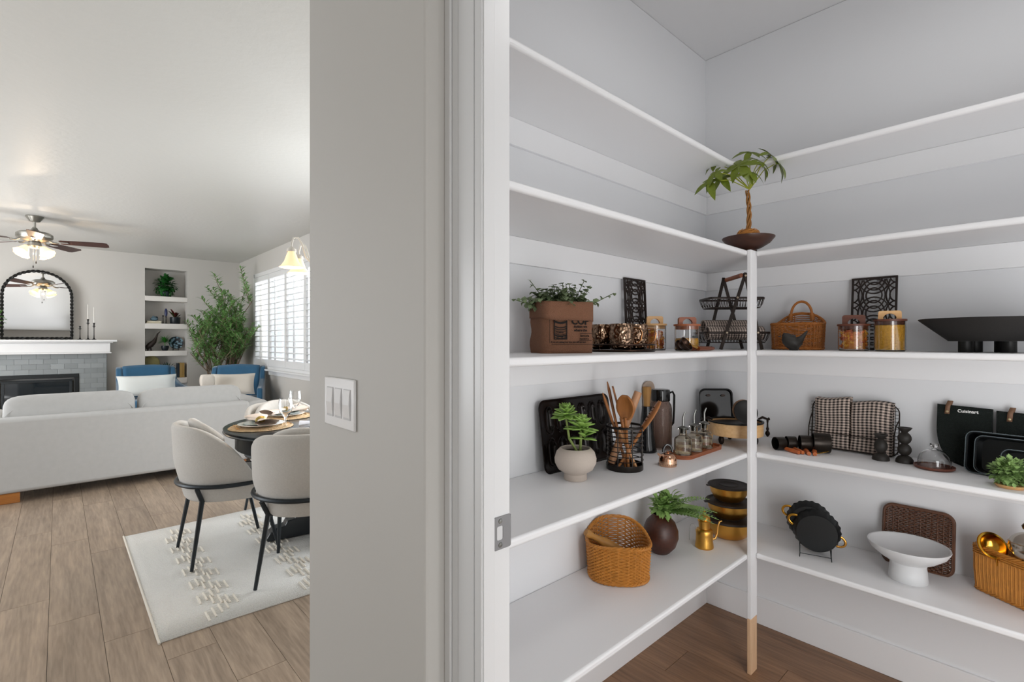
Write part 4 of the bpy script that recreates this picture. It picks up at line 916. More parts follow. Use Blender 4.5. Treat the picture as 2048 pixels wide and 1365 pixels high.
# ---- lattice panels
def lattice(label, loc, rot, W_=.15, H_=.293):
    t = thing('lattice_panel', label, 'panel', loc, 0, 'dark cut-out lattice panels', rot=rot); M_l = mat('espresso_wood','#21150f',.5)
    fr = MB().box(-W_/2,-W_/2+.007,-.004,.004,0,H_).box(W_/2-.007,W_/2,-.004,.004,0,H_).box(-W_/2+.007,W_/2-.007,-.004,.004,0,.007).box(-W_/2+.007,W_/2-.007,-.004,.004,H_-.007,H_)
    obj(fr, 'frame', M_l, t, smooth=False)
    cu = MB(); x0,x1,z0,z1 = -W_/2+.004, W_/2-.004, .004, H_-.004
    def clipadd(pts, closed=False):
        run = []
        for p in pts+([pts[0]] if closed else []):
            if x0 <= p[0] <= x1 and z0 <= p[2] <= z1: run.append(p)
            else:
                if len(run) > 1: cu.tube(run, .0028, 4, flat=1.2)
                run = []
        if len(run) > 1: cu.tube(run, .0028, 4, flat=1.2)
    n = 32
    for cz in (0, H_/4, H_/2, H_*3/4, H_):
        for cx in (0,-W_/2, W_/2):
            rad = ((.036,.052),(.052,.066),(.026,.030)) if cx == 0 else ((.036,.05),(.024,.028))
            for (ra,rb) in rad: clipadd([(cx+ra*cos(2*pi*i/n), .0, cz+rb*sin(2*pi*i/n)) for i in range(n)], True)
    obj(cu, 'openwork', M_l, t, kind='stuff')
a = at(1272, Y=1.155)
lattice('dark lattice panel behind the mugs, against the left pantry wall', (a.x+.002, 1.150, Z3), (radians(-2.6), 0, 0))
b = at(1750, X=2.385)
lattice('dark lattice panel behind the pasta jars, against the right pantry wall', (2.360, .478, Z3), (radians(-7), 0, radians(-90)))
# ---- pasta jars
def jar(label, x, y, r, h, fillh, fillm, lidm, rz, kind, plate=False, hb=.033):
    t = thing('pasta_jar', label, 'jar', (x, y, Z3), rz, 'glass pasta jars with wooden lids')
    obj(MB().lathe([(0,0),(r-.004,0),(r,.005),(r,h),(r-.0022,h),(r-.0022,.006),(r-.005,.004),(0,.004)], 40), 'glass', M_glass, t)
    obj(MB().lathe([(0,h-.012),(r-.004,h-.012),(r-.004,h+.001),(r+.003,h+.001),(r+.003,h+.008),(0,h+.009)], 40), 'lid', lidm, t)
    hw_ = r*.72
    pr = rrect(hw_*2, hb*2, .008, 4)
    pr = [(x_,z_) for x_,z_ in pr if z_ > 0]; pr = [(hw_,0)]+pr+[(-hw_,0)]
    inn = [(-.018*1.0,0)]+[(-.020*cos(q), .020*sin(q)) for q in [pi*i/10 for i in range(1,10)]]+[(.018,0)]
    hm = MB().prism(pr[:]+inn, -.008, .008); hm.f = [f__[::-1] for f__ in hm.f]
    hm.xf(Matrix(((1,0,0,0),(0,0,1,0),(0,1,0,h+.0088),(0,0,0,1))))
    obj(hm, 'lid_handle', lidm, t, smooth=False)
    pm = MB(); random.seed(int(x*1000+y*77))
    if kind == 'rotini':
        cl = ['#eab045','#dd7a38','#e29a3c','#b8562c']; sets = [MB() for _ in cl]
        for k in range(110):
            z = .012+(fillh-.012)*random.random(); rr = (r-.014)*sqrt(random.random()) if k % 3 else r-.014; an = random.uniform(0,6.3)
            c_ = Vector((rr*cos(an), rr*sin(an), z)); d = Vector([random.gauss(0,1) for _ in range(3)]).normalized(); d.z *= .6; d.normalize(); L = .010
            e1, e2 = c_-d*L, c_+d*L
            lim = r-.006
            if sqrt(e1.x**2+e1.y**2) > lim or sqrt(e2.x**2+e2.y**2) > lim or min(e1.z,e2.z) < .008: d = Vector((-sin(an),cos(an),.3)).normalized(); e1, e2 = c_-d*L, c_+d*L
            u = d.orthogonal().normalized(); w = d.cross(u); pts = [e1.lerp(e2,i/9)+(u*cos(i*1.4)+w*sin(i*1.4))*.0024 for i in range(10)]
            sets[k%4].tube(pts, .0026, 5, flat=1.5)
        for s_, c in zip(sets, cl): obj(s_, 'pasta_spirals', mat('rotini_'+c[1:], c, .6), t, kind='stuff')
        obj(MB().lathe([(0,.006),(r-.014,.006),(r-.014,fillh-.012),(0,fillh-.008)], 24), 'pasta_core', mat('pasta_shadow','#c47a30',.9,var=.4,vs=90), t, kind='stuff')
    else:
        obj(MB().lathe([(0,.0055),(r-.0035,.0055),(r-.0035,fillh-.003),(r*.5,fillh+.003),(0,fillh)], 32, wob=lambda a_,j,m: 1-.012*abs(sin(a_*9+j*3))), 'pasta_fill', fillm, t, kind='stuff')
        for k in range(130):
            rr = (r-.006)*sqrt(random.random()); an = random.uniform(0,6.3); pm.ball((rr*cos(an), rr*sin(an), fillh+.0005*random.random()), .0028, .0024, .0022, 6, 4)
        obj(pm, 'loose_pasta', MATS['macaroni'], t, kind='stuff')
    if plate: obj(MB().box(.004,.026,-r-.0012,-r-.0002,h*.52,h*.60), 'small_dark_label', M_black, t)
    return t
M_mac = mat('macaroni','#f2ab35',.6,var=.35,vs=140,bump=1,bs=160)
jar('glass jar of orange pasta with a pale wooden lid, half hidden behind the mugs', 1.775, 1.085, .045, .098, .085, None, M_maple, radians(-43), 'rotini', hb=.030)
jar('glass jar a third full of yellow macaroni with an acacia lid, behind the scoop', 1.775, .945, .046, .093, .045, M_mac, M_acac, radians(-43), 'mac', plate=True, hb=.026)
jar('glass jar full of tricolour spiral pasta with a dark wooden lid', 2.20, .503, .050, .092, .083, None, M_walnut, radians(-78), 'rotini', hb=.033)
jar('glass jar full of golden macaroni with a pale handled lid, beside the black bowl', 2.19, .392, .0465, .106, .095, M_mac, M_walnut, radians(-78), 'mac', hb=.030)
bpy.data.objects[[o.name for o in bpy.data.objects if o.name.startswith('lid_handle')][-1]].data.materials[0] = M_maple
# ---- scoops
for k,(lab,s,dx,dy,rot) in enumerate((('larger bronze coffee scoop with a copper handle in front of the macaroni jar',1.0,0,0,radians(2)),('smaller scoop with a short copper handle lying behind the larger one',.8,.035,.042,radians(-4)))):
    t = thing('measuring_scoop', lab, 'scoop', (1.625+dx, .865+dy, Z3), rot, 'copper-handled scoops')
    R0 = .027*s
    obj(MB().lathe([(0,-R0),(R0*.6,-R0*.8),(R0*.92,-R0*.4),(R0,0),(R0*.93,0),(R0*.85,-R0*.38),(R0*.5,-R0*.72),(0,-R0*.88)], 28).xf(T(0,0,R0+.0012,rx=radians(55))), 'bowl', M_brz, t)
    obj(MB().tube([(R0*.85,0,R0*.95),(R0*1.4,0,R0*.8),(.085*s,0,.011)], [.0035,.003,.0045], 8), 'neck', M_brass, t)
    obj(MB().tube([(.085*s,0,.0095),(.10*s,0,.0095),(.19*s,0,.0085),(.215*s,0,.0085)], [.0085,.009,.008,.006], 10), 'handle', mat('copper_handle','#8f5236',.3,.7), t)
    obj(MB().lathe([(0,0),(.0028,0),(.0028,.0012),(0,.0012)],10,c=(.2*s,0,.0158)), 'hanging_hole', M_black, t)
# ---- two-tier wire basket (stands behind the post)
M_bk = mat('brown_black_wire','#2a1f19',.45,.4)
t = thing('two_tier_basket', 'two-tier dark wire basket with crossed legs and a wooden carrying handle', 'basket', (2.205, .965, Z3), radians(-45))
def wire_tray(W_, D_, Hh, z, nm):
    rim = MB()
    for zz,w,d in ((z,W_,D_),(z-.0,W_,D_)): pass
    rp_ = [(x,y,z) for x,y in rrect(W_,D_,.018,4)]; rim.tube(rp_, .0048, 5, closed=True, flat=.5)
    obj(rim, nm+'_rim', M_bk, t)
    w = MB(); w.tube([(x,y,z-Hh) for x,y in rrect(W_*.88,D_*.86,.018,4)], .0022, 5, closed=True)
    for i in range(19):
        x = -W_*.46+W_*.92*i/18; w.tube([(x,-D_/2,z),(x*.955,-D_*.46,z-Hh*.6),(x*.93,-D_*.40,z-Hh),(x*.93,D_*.40,z-Hh),(x*.955,D_*.46,z-Hh*.6),(x,D_/2,z)], .0014, 4)
    for i in range(9):
        y = -D_*.42+D_*.84*i/8; w.tube([(-W_/2,y,z),(-W_*.47,y*.95,z-Hh*.6),(-W_*.43,y*.93,z-Hh),(W_*.43,y*.93,z-Hh),(W_*.47,y*.95,z-Hh*.6),(W_/2,y,z)], .0014, 4)
    obj(w, nm+'_wires', M_bk, t, kind='stuff')
wire_tray(.275, .165, .042, .072, 'lower_tray'); wire_tray(.235, .15, .04, .222, 'upper_tray')
for sy in (-1,1):
    y = sy*.0845
    def bar(x0,z0,x1,z1):
        d = Vector((x1-x0,0,z1-z0)); L = d.length; a = atan2(d.x, d.z)
        obj(MB().box(-.0072,.0072,-.0018,.0018,-.004,L+.004).xf(T(x0,y,z0,ry=a)), 'leg_bar', M_bk, t, bevel=.0015)
    bar(-.075,.004,.028,.325) if sy < 0 else bar(-.075,.004,.0,.325)
    y = sy*.0875
    bar(.085,.004,-.0,.325) if sy > 0 else bar(.095,.004,.024,.325)
    for (x,z) in ((-.052,.072),(.078,.072),(-.008,.222),(.05,.222),(.026 if sy<0 else 0,.316)):
        obj(MB().ball((x,sy*.0915,z),.0048,.003,.0048,10,6), 'rivet', mat('pale_rivet','#c9b8a0',.3,.6), t)
obj(MB().cyl((.012,-.082,.318),(.012,.082,.318),.0095,.0095,12), 'carrying_handle', M_acac, t)
M_ging = gingham('brown_gingham')
def towel_roll(u, v, L=.24, r0=.036, fl=1.0):
    a = -.6+v*9.5; r = r0*(1-.07*v*1.0)
    return ((u-.5)*L, r*cos(a)*1.12, r*sin(a)*fl)
def rolled(label, loc, rz, L=.235, r0=.033, fl=.9):
    o = cloth(lambda u,v: towel_roll(u,v,L,r0,fl), 24, 60, 'rolled_towel', M_ging, None, 22, 34, .003, loc=loc, rot=(0,0,rz)); return tag(o, label, 'towel', 'rolled gingham towels')
q = t.matrix_basis @ Vector((.005,-.030,.068)); rolled('rolled gingham towel at the front of the lower basket tray', tuple(Vector((2.205,.965,Z3))+Vector((cos(radians(-45))*.0+sin(radians(-45))*.034, -cos(radians(-45))*.034, .071))), radians(-45))
rolled('rolled gingham towel lying on top of the other in the wire basket', tuple(Vector((2.205,.965,Z3))+Vector((-sin(radians(-45))*.03, cos(radians(-45))*.03, .098))), radians(-45), .225, .036)

# ================================================================ shelf 4, left
# finger-biscuit baking pan leaning on the wall
t = thing('moulded_baking_pan', 'dark moulded baking tray with two rows of long wells leaning behind the succulent', 'baking tray', (1.372, 1.130, Z4), 0, rot=(radians(-8), 0, 0))
M_pan = mat('glossy_dark_steel','#150f0d',.18,.5)
PW, PH = .385, .245
def panf(u, v):
    x = (u-.5)*PW; z = v*PH; y = 0
    for cx in [(-2.5+i)*.058 for i in range(6)]:
        for cz in (.068,.176):
            d = ((x-cx)/.021)**2; e = (abs((z-cz)/.045))**3.2
            if d+e < 1: y = max(y, .013*(1-(d+e))**.5)
    k = max(abs(x)/(PW/2), abs(z-PH/2)/(PH/2)); 
    if k > .965: y -= .004*(k-.965)/.035
    # rounded corners
    rc = .03; ax = abs(x)-(PW/2-rc); az = abs(z-PH/2)-(PH/2-rc)
    if ax > 0 and az > 0:
        L = sqrt(ax*ax+az*az); m_ = max(ax,az)
        if L > 0: ax, az = ax*m_/L, az*m_/L; x = math.copysign(PW/2-rc+ax, x); z = PH/2+math.copysign(PH/2-rc+az, z-PH/2)
    return (x, y, z)
obj(MB().grid(panf, 110, 64), 'tray', M_pan, t, solid=.0016)
# succulent pot
t = thing('succulent_pot', 'pale stone bowl pot with two green succulent rosettes', 'plant', (1.225, 1.035, Z4))
obj(MB().lathe([(0,0),(.036,0),(.037,.002),(.036,.020),(.040,.024),(.056,.034),(.066,.054),(.067,.068),(.061,.088),(.050,.100),(.046,.101),(.045,.098),(.052,.086),(.056,.066),(0,.066)], 44), 'pot', mat('pale_stone','#b9ada2',.9,var=.06,vs=200), t)
obj(MB().lathe([(0,.0),(.051,0),(.048,.010),(0,.013)], 24, c=(0,0,.0765)), 'pebbles', mat('pebble_soil','#3a2b22',.95,var=.6,vs=120,bump=1,bs=160), t)
M_suc = mat('succulent_green','#85a850',.45,var=.3,vs=60); random.seed(9)
def rosette(c, R, tilt, n=30):
    c = Vector(c); Mr = Matrix.Translation(c) @ Euler(tilt).to_matrix().to_4x4()
    base = [MB().leaf((0,0,0),(1,0,s),1,.60,-.12,4,fold=.35,pw=.75).mesh('rosette_leaf') for s in (-.15,.25,.7,1.4)]
    for b_ in base: pass
    for k in range(n):
        f = k/n; a = k*2.39996; L = R*(1-.55*f)*random.uniform(.92,1.08)
        o = obj(base[min(3,int(f*4))], 'rosette_leaf', M_suc, t, smooth=True, solid=.05)
        o.matrix_basis = Mr @ Matrix.Translation((0,0,.028*f)) @ Matrix.Rotation(a,4,'Z') @ Matrix.Scale(L,4)
r3 = Vector((.737,-.676,0))
rosette(r3*-.030+Vector((0,0,.198)), .052, (.1,-.15,0)); rosette(r3*.014+Vector((0,-.005,.158)), .060, (.0,.12,0), 34); rosette(r3*.022+Vector((0,-.008,.128)), .05, (0,.1,0), 12)
stm = MB().tube([(.006,-.004,.085), tuple(r3*-.02+Vector((0,0,.13))), tuple(r3*-.03+Vector((0,0,.196)))], [.0045,.004,.0035], 8)
obj(stm, 'stem', mat('succulent_stem','#7b8a4a',.6,var=.3,vs=90), t); obj(MB().tube([(.014,-.008,.085), tuple(r3*.014+Vector((0,-.005,.155)))], .0045, 8), 'stem', MATS['succulent_stem'], t)
# utensil holder
ux, uy = 1.453, 1.005
t = thing('utensil_holder', 'black wire utensil holder with a solid round foot', 'holder', (ux, uy, Z4))
obj(MB().lathe([(0,0),(.062,0),(.063,.002),(.063,.020),(.0605,.020),(.0605,.004),(0,.004)], 40), 'foot_cup', M_blk2, t)
w = MB(); w.tube([(.0625*cos(a),.0625*sin(a),.148) for a in [2*pi*i/48 for i in range(48)]], .0042, 6, closed=True, flat=.6)
obj(w, 'top_ring', M_blk2, t)
w = MB()
for k in range(7): z = .034+.0165*k; w.tube([(.0625*cos(a),.0625*sin(a),z) for a in [2*pi*i/40 for i in range(40)]], .0017, 5, closed=True)
for k in range(8): a = 2*pi*(k+.3)/8; w.cyl((.0625*cos(a),.0625*sin(a),.018),(.0625*cos(a),.0625*sin(a),.148),.002,.002,5)
obj(w, 'wires', M_blk2, t, kind='stuff')
fw = Vector((.676,.737,0))
def W_(dr, df, z): return Vector((ux,uy,Z4))+r3*dr+fw*df+Vector((0,0,z))
def utensil(name, label, p0, p1, m, parts, cat='utensil'):
    p0, p1 = W_(*p0), W_(*p1); d = (p1-p0); L = d.length; q = d.to_track_quat('Z','Y')
    o = thing(name, label, cat, tuple(p0), 0, 'wooden utensils in the wire holder', rot=q.to_euler())
    parts(o, L, m)
def spoon(o, L, m):
    obj(MB().tube([(0,0,0),(0,0,L*.4),(0,0,L*.78)], [.0045,.005,.006], 8), 'handle', m, o)
    b = MB().grid(lambda u,v: ((.004+.031*sin(pi*(u*.96+.02))**.62)*(v-.5)*2, .010*(1-((v-.5)*2)**2)*sin(pi*u), L*.74+u*.085), 14, 10)
    obj(b, 'bowl', m, o, solid=.006)
def spat(o, L, m):
    obj(MB().tube([(0,0,0),(0,0,L*.6)], [.0045,.0055], 8), 'handle', m, o)
    obj(MB().prism([(-.006,L*.55),(-.017,L*.75),(-.019,L-.012),(-.010,L),(.012,L-.006),(.018,L*.75),(.006,L*.55)], -.003, .003).xf(Matrix(((1,0,0,0),(0,0,1,0),(0,1,0,0),(0,0,0,1)))), 'blade', m, o, smooth=False)
def stick(o, L, m): obj(MB().tube([(0,0,0),(0,0,L*.5),(0,0,L*.9),(0,0,L)], [.0042,.005,.0055,.002], 8), 'handle', m, o)
def pin(o, L, m): obj(MB().tube([(0,0,0),(0,0,L)], [.0135,.0135], 16), 'rod', m, o, bevel=.002)
def slotted(o, L, m):
    obj(MB().tube([(0,0,0),(0,0,L*.62)], [.0045,.006], 8), 'handle', m, o)
    obj(MB().grid(lambda u,v: ((.006+.020*sin(pi*(u*.9+.08))**.7)*(v-.5)*2, .006*(1-((v-.5)*2)**2), L*.58+u*L*.42), 14, 8), 'blade', m, o, solid=.005)
    h = MB()
    for i in range(5):
        for j in (-1,0,1): h.ball((j*.007, .0095, L*.70+i*.013), .0018, .0012, .0018, 8, 5)
    obj(h, 'drilled_holes', mat('hole_dark','#2a120a',.9), o, kind='stuff')
utensil('wooden_spoon', 'large round wooden spoon at the front of the wire holder', (.005,-.035,.008), (-.012,-.052,.235), M_wood1, spoon, 'spoon')
utensil('wooden_spatula', 'dark wooden spatula pointing up to the left in the wire holder', (.03,.0,.008), (-.040,.010,.285), M_wood1, spat, 'spatula')
utensil('chopstick', 'pointed wooden stick leaning farthest left in the wire holder', (.015,.035,.008), (-.075,.010,.262), M_wood1, stick, 'stick')
utensil('wooden_fork_handle', 'slim dark wooden handle with a sharp tip in the wire holder', (.0,-.01,.008), (-.055,.030,.30), M_wood1, stick, 'handle')
utensil('rolling_pin', 'thick pale wooden rolling pin leaning right in the wire holder', (-.045,.012,.016), (.052,.018,.265), wood('pale_pin_wood','#a87652','#c99c78',.6,'Z'), pin, 'rolling pin')
utensil('slotted_spatula', 'reddish perforated wooden spatula leaning far right in the wire holder', (-.03,-.025,.008), (.118,-.022,.235), M_wood1, slotted, 'spatula')
utensil('wooden_stick', 'pale yellow wooden stick inside the wire holder', (.035,-.035,.006), (-.03,-.02,.150), M_wood2, stick, 'stick')
# dark tapered grinder with cork stopper
a = at(1294, Y=1.09)
t = thing('tapered_shaker', 'tall black speckled tapered bottle with a brown wooden stopper', 'bottle', (1.742, 1.10, Z4))
obj(MB().lathe([(0,0),(.038,0),(.0395,.003),(.038,.012),(.030,.06),(.024,.13),(.0195,.175),(.0195,.182),(0,.182)], 36), 'body', mat('black_speckle','#17181a',.12,var=.9,vs=150), t)
obj(MB().lathe([(0,.1815),(.012,.1815),(.013,.21),(.017,.235),(.0175,.257),(.0165,.260),(0,.260)], 24), 'stopper', wood('cork_bark','#5a3c1e','#a87b3f',.7,'Z'), t)
# pitcher and paddle board
t = thing('ribbed_pitcher', 'smoky ribbed glass pitcher with a glossy black lid and handle', 'pitcher', (1.838, 1.095, Z4))
M_smoke = mat('smoky_glass','#b9a59b',.08,trans=.9,ior=1.25)
obj(MB().lathe([(0,0),(.040,0),(.044,.005),(.044,.165),(.041,.18),(.034,.195),(.034,.20),(.0315,.20),(.0315,.195),(.038,.178),(.0405,.163),(.0405,.007),(0,.004)], 72, wob=lambda a_,j,m: 1+(.022*cos(30*a_) if 1<=j<=4 else 0)), 'glass_body', M_smoke, t)
obj(MB().lathe([(0,.196),(.036,.196),(.0375,.200),(.0375,.236),(.036,.243),(.030,.245),(0,.245)], 36), 'lid', mat('glossy_black','#101011',.08), t)
obj(MB().tube([tuple(r3*k+Vector((0,0,z))) for k,z in ((.034,.228),(.049,.234),(.056,.22),(.055,.16),(.052,.105),(.044,.095))], .0045, 8, flat=1.6), 'handle', MATS['glossy_black'], t)
pb = obj(MB().prism([(x,z+.1355) for x,z in rrect(.082,.271,.034,6)], -.005, .005).xf(Matrix(((1,0,0,0),(0,0,1,0),(0,1,0,0),(0,0,0,1)))), 'round_topped_board', mat('pale_beige_board','#b8a595',.8), loc=(1.873,1.157,Z4), rot=(radians(-4),0,0), smooth=False); tag(pb, 'pale round-topped board leaning on the wall behind the smoky pitcher', 'board')
# kettle timer
t = thing('kettle_timer', 'small rose-gold kettle-shaped kitchen timer with a looped handle', 'timer', (1.60, .925, Z4))
M_rg = mat('rose_gold','#d9a98a',.08,1)
obj(MB().lathe([(0,0),(.030,0),(.031,.002),(.031,.018),(.0305,.019),(0,.019)], 40), 'dial_band', mat('rose_gold_satin','#d8ae90',.3,.9), t)
obj(MB().lathe([(0,.0192),(.031,.0192),(.030,.028),(.024,.038),(.013,.044),(.004,.046),(.006,.050),(0,.053)], 40), 'dome', M_rg, t)
tk = MB()
for k in range(30): a = 2*pi*k/30; tk.box(-.0004,.0004,-.0316,-.0308,.010,.010+(.005 if k%5 else .0075))
tk2 = MB()
for k in range(30):
    a = 2*pi*k/30; b_ = MB().box(-.0004,.0004,-.0316,-.0309,.005,.005+(.004 if k%5 else .0065)).xf(Matrix.Rotation(a,4,'Z')); tk2.add(b_.v, b_.f)
obj(tk2, 'minute_marks', M_ink, t, kind='stuff')
obj(MB().tube([tuple(r3*(.016*cos(q)+.0)+fw*0+Vector((0,0,.048+.026*sin(q)))) for q in [pi*i/14 for i in range(15)]], .0035, 8, flat=1.3), 'loop_handle', mat('glossy_black','#101011',.08), t)
obj(MB().tube([tuple(r3*-.024+Vector((0,0,.034))), tuple(r3*-.036+Vector((0,0,.043)))], [.006,.003], 8), 'spout', M_rg, t)
# cruet tray
t = thing('cruet_tray', 'long reddish wooden tray under three glass oil bottles', 'tray', (1.872, .962, Z4), radians(1))
def tr_out(s): return rrect(.325*s+(s-1)*.0, .098*s, .042*s, 8)
obj(MB().prism(rrect(.325,.098,.042,8), 0, .006), 'base', M_acac, t)
n_ = len(rrect(.325,.098,.042,8)); ou = rrect(.325,.098,.042,8); in_ = rrect(.313,.086,.037,8)
w = MB().add([(x,y,.0062) for x,y in ou]+[(x*1.01,y*1.03,.014) for x,y in ou]+[(x,y,.014) for x,y in in_]+[(x,y,.0062) for x,y in in_], [(i,(i+1)%n_,n_+(i+1)%n_,n_+i) for i in range(n_)]+[(n_+i,n_+(i+1)%n_,2*n_+(i+1)%n_,2*n_+i) for i in range(n_)]+[(2*n_+i,2*n_+(i+1)%n_,3*n_+(i+1)%n_,3*n_+i) for i in range(n_)])
obj(w, 'rim', M_acac, t)
M_gg = mat('greenish_glass','#f4efe4',.06,trans=1,ior=1.35)
for lab,x in (('nearest glass oil bottle with a steel pourer on the wooden tray',1.782),('middle glass oil bottle with a steel pourer on the wooden tray',1.868),('farthest glass oil bottle with a steel pourer on the wooden tray',1.955)):
    b = thing('oil_bottle', lab, 'bottle', (x, .965, Z4+.0065), 0, 'glass oil bottles with pourers')
    obj(MB().lathe([(0,0),(.030,0),(.033,.003),(.033,.055),(.030,.063),(.015,.072),(.0135,.078),(.0135,.094),(.022,.097),(.022,.100),(.011,.100),(.011,.078),(.013,.071),(.0275,.061),(.0305,.053),(.0305,.005),(0,.003)], 40), 'glass_body', M_gg, b)
    obj(MB().lathe([(0,.0035),(.0300,.0055),(.0300,.040),(0,.040)], 32, wob=lambda a_,j,m: 1), 'oil', mat('pale_oil','#fbf1dd',.05,trans=.95,ior=1.2,bump=.3,bs=90), b)
    obj(MB().lathe([(0,.080),(.0100,.080),(.0108,.099),(0,.0995)], 20), 'rubber_stopper', M_black, b)
    obj(MB().lathe([(0,.1005),(.018,.1005),(.0185,.103),(.007,.107),(.0045,.110),(.0042,.125),(0,.125)], 24), 'pourer_collar', M_steel, b)
    obj(MB().tube([(0,0,.120),(0,0,.140),(.002,-.002,.150),(.006,-.006,.163)], [.0045,.0040,.0035,.0026], 10), 'pourer_spout', M_steel, b)
# tray with black rim and bronze handles, black plates in it, black tray in the corner
t = thing('round_handled_tray', 'round pale wooden tray with a black rim and hanging bronze handles, half behind the post', 'tray', (2.168, .930, Z4))
M_pw2 = wood('pale_bentwood','#c99c67','#e3bf8e',.5,'X')
obj(MB().lathe([(0,.040),(.108,.040),(.110,.042),(.110,.092),(.1085,.094),(.106,.094),(.105,.046),(0,.046)], 56), 'bentwood_drum', M_pw2, t)
obj(MB().lathe([(.1045,.0935),(.112,.0935),(.1125,.099),(.1045,.099)], 56, closed=True), 'black_rim', M_black, t)
obj(MB().lathe([(0,.0465),(.1035,.0465),(.1035,.086),(0,.086)], 48), 'liner', M_black, t)
for k in range(3): a = radians(40+120*k); obj(MB().ball((.08*cos(a),.08*sin(a),.020),.012,.012,.0198,12,8), 'foot', M_iron, t)
for s in (-1,1):
    c_ = r3*s
    obj(MB().tube([tuple(c_*.100+Vector((0,0,.104))), tuple(c_*.118+Vector((0,0,.112))), tuple(c_*.140+Vector((0,0,.104))), tuple(c_*.147+Vector((0,0,.106)))], [.004,.006,.0045,.007], 8), 'handle_bracket', M_iron, t)
    obj(MB().lathe([(0,0),(.006,.006),(.010,.014),(.0085,.022),(.004,.028),(.0065,.036),(.0038,.044),(.003,.06),(.005,.074),(0,.078)], 10, c=tuple(c_*.140+Vector((0,0,.026)))), 'pendant_handle', M_iron, t)
for k,(lab,off,m_,rr) in enumerate((('black plate leaning inside the round wooden tray',.0,M_black,.050),('tan-rimmed plate leaning behind the black plate in the round tray',.022,mat('tan_wood_plate','#a88468',.6),.050))):
    p_ = obj(MB().lathe([(0,0),(rr*.6,0),(rr,.006),(rr+.001,.009),(rr-.003,.010),(rr*.6,.004),(0,.004)], 36), 'small_plate', m_, loc=(2.168+.028+off*.737+.0, .930-.030+off*.676, Z4+.0865+rr*.97), rot=(radians(73),0,radians(-43))); tag(p_, lab, 'plate', 'plates leaning in the round tray')
t = thing('upright_black_tray', 'glossy black rectangular tray standing on end in the pantry corner', 'tray', (2.318, 1.078, Z4), 0, rot=(radians(-8),0,radians(-45)))
ou = rrect(.158,.215,.026,6); 
def ringpts(s, y): return [(x*s, y, z*(1-(1-s)*.73)+.1085) for x,z in ou]
n_ = len(ou); vs = ringpts(1,-.004)+ringpts(.95,-.004)+ringpts(.90,.006); w = MB().add(vs, [(i,(i+1)%n_,n_+(i+1)%n_,n_+i) for i in range(n_)]+[(n_+i,n_+(i+1)%n_,2*n_+(i+1)%n_,2*n_+i) for i in range(n_)]+[tuple(2*n_+i for i in range(n_))])
obj(w, 'tray', mat('wet_black','#0d0d0c',.10), t, solid=.003)
for x in (-.035,.035): obj(MB().lathe([(0,0),(.010,0),(.010,.001),(0,.001)],20,sy=.55).xf(T(x,-.0005,.183,rx=pi/2)), 'handle_slot', mat('slot_brown','#3c2a20',.5), t)

# ================================================================ shelf 5, left
t = thing('oval_wicker_basket', 'honey wicker basket with a raised back on the lowest left shelf, a wooden pin inside', 'basket', (1.496, 1.064, Z5), radians(-48))
def ol(a):
    e = .78; c, s = cos(a), sin(a); return (.112*math.copysign(abs(c)**e, c), .100*math.copysign(abs(s)**e, s)*(1 if s < 0 else .98))
def hb_(a): s = sin(a); return .128+.045*max(0, s)**1.5-.004*cos(2*a)
weave_basket(t, ol, hb_, 22, 30, .0030, .0027, .07, M_wick2, .0062)
rp_ = thing('wooden_pestle', 'honey-coloured wooden pestle resting inside the wicker basket', 'pestle', (0,0,0), 0)
p0 = Vector((1.496,1.062,Z5))+r3*.055+fw*.02+Vector((0,0,.05)); p1 = Vector((1.496,1.062,Z5))+r3*-.125+fw*-.035+Vector((0,0,.168))
rp_.location = p0; rp_.rotation_euler = (p1-p0).to_track_quat('Z','Y').to_euler()
LL = (p1-p0).length
obj(MB().lathe([(0,0),(.014,.002),(.019,.02),(.0185,LL*.6),(.011,LL*.74),(.010,LL*.85),(.014,LL*.94),(.012,LL*.99),(0,LL)], 20), 'shaft', wood('honey_pin','#8a5a22','#c08c45',.5,'Z'), rp_)
t = thing('round_brown_vase', 'round dark brown ribbed vase with ferns and leaves', 'vase', (1.782, 1.062, Z5))
obj(MB().lathe([(0,0),(.032,0),(.036,.003),(.058,.028),(.069,.062),(.068,.09),(.056,.122),(.038,.142),(.034,.146),(.036,.156),(.033,.156),(.031,.146),(.035,.138),(0,.12)], 48), 'vase', wood('dark_brown_grain','#2f1710','#4d281a',.4,'X',1.4), t)
random.seed(31); f = MB(); zc = SZ[3]-.022-Z5-.004
def fern(b, d, L, pinn=.016, n=16):
    b = Vector(b); d = Vector(d).normalized()
    for i in range(n):
        q = b+d*L*i/n+Vector((0,0,-L*.35*(i/n)**2)); sd = d.cross(Vector((0,0,1))).normalized(); w = pinn*sin(pi*(i+1.2)/(n+2))
        for s in (-1,1):
            if q.z < zc-.01: f.leaf(q, sd*s+d*.5+Vector((0,0,.1)), w*1.4, w*.6, .2, 2)
    f.tube([b+d*L*i/6+Vector((0,0,-L*.35*(i/6)**2)) for i in range(7)], .0009, 4)
for k in range(16): a = random.uniform(-.9,.6); fern((random.uniform(-.012,.012),0,.155), (r3*cos(a)+fw*sin(a)*.7+Vector((0,0,random.uniform(.2,.7)))), random.uniform(.15,.24), .024)
for k in range(8): a = random.uniform(0,6.3); fern((0,0,.155), (cos(a),sin(a)*.6,.8), .07)
tuft(f, (-.008,-.01,.19), 120, .0, .042, .030, .019, .9)
tuft(f, (.03,-.02,.205), 110, .0, .05, .034, .02, .8)
oy_ = PY1-.014-1.062
f.v = [(v[0], min(v[1], oy_), min(v[2], zc-.002)) for v in f.v]
obj(f, 'foliage', mat('fern_green','#92b468',.5,var=.5,vs=30), t, kind='stuff')
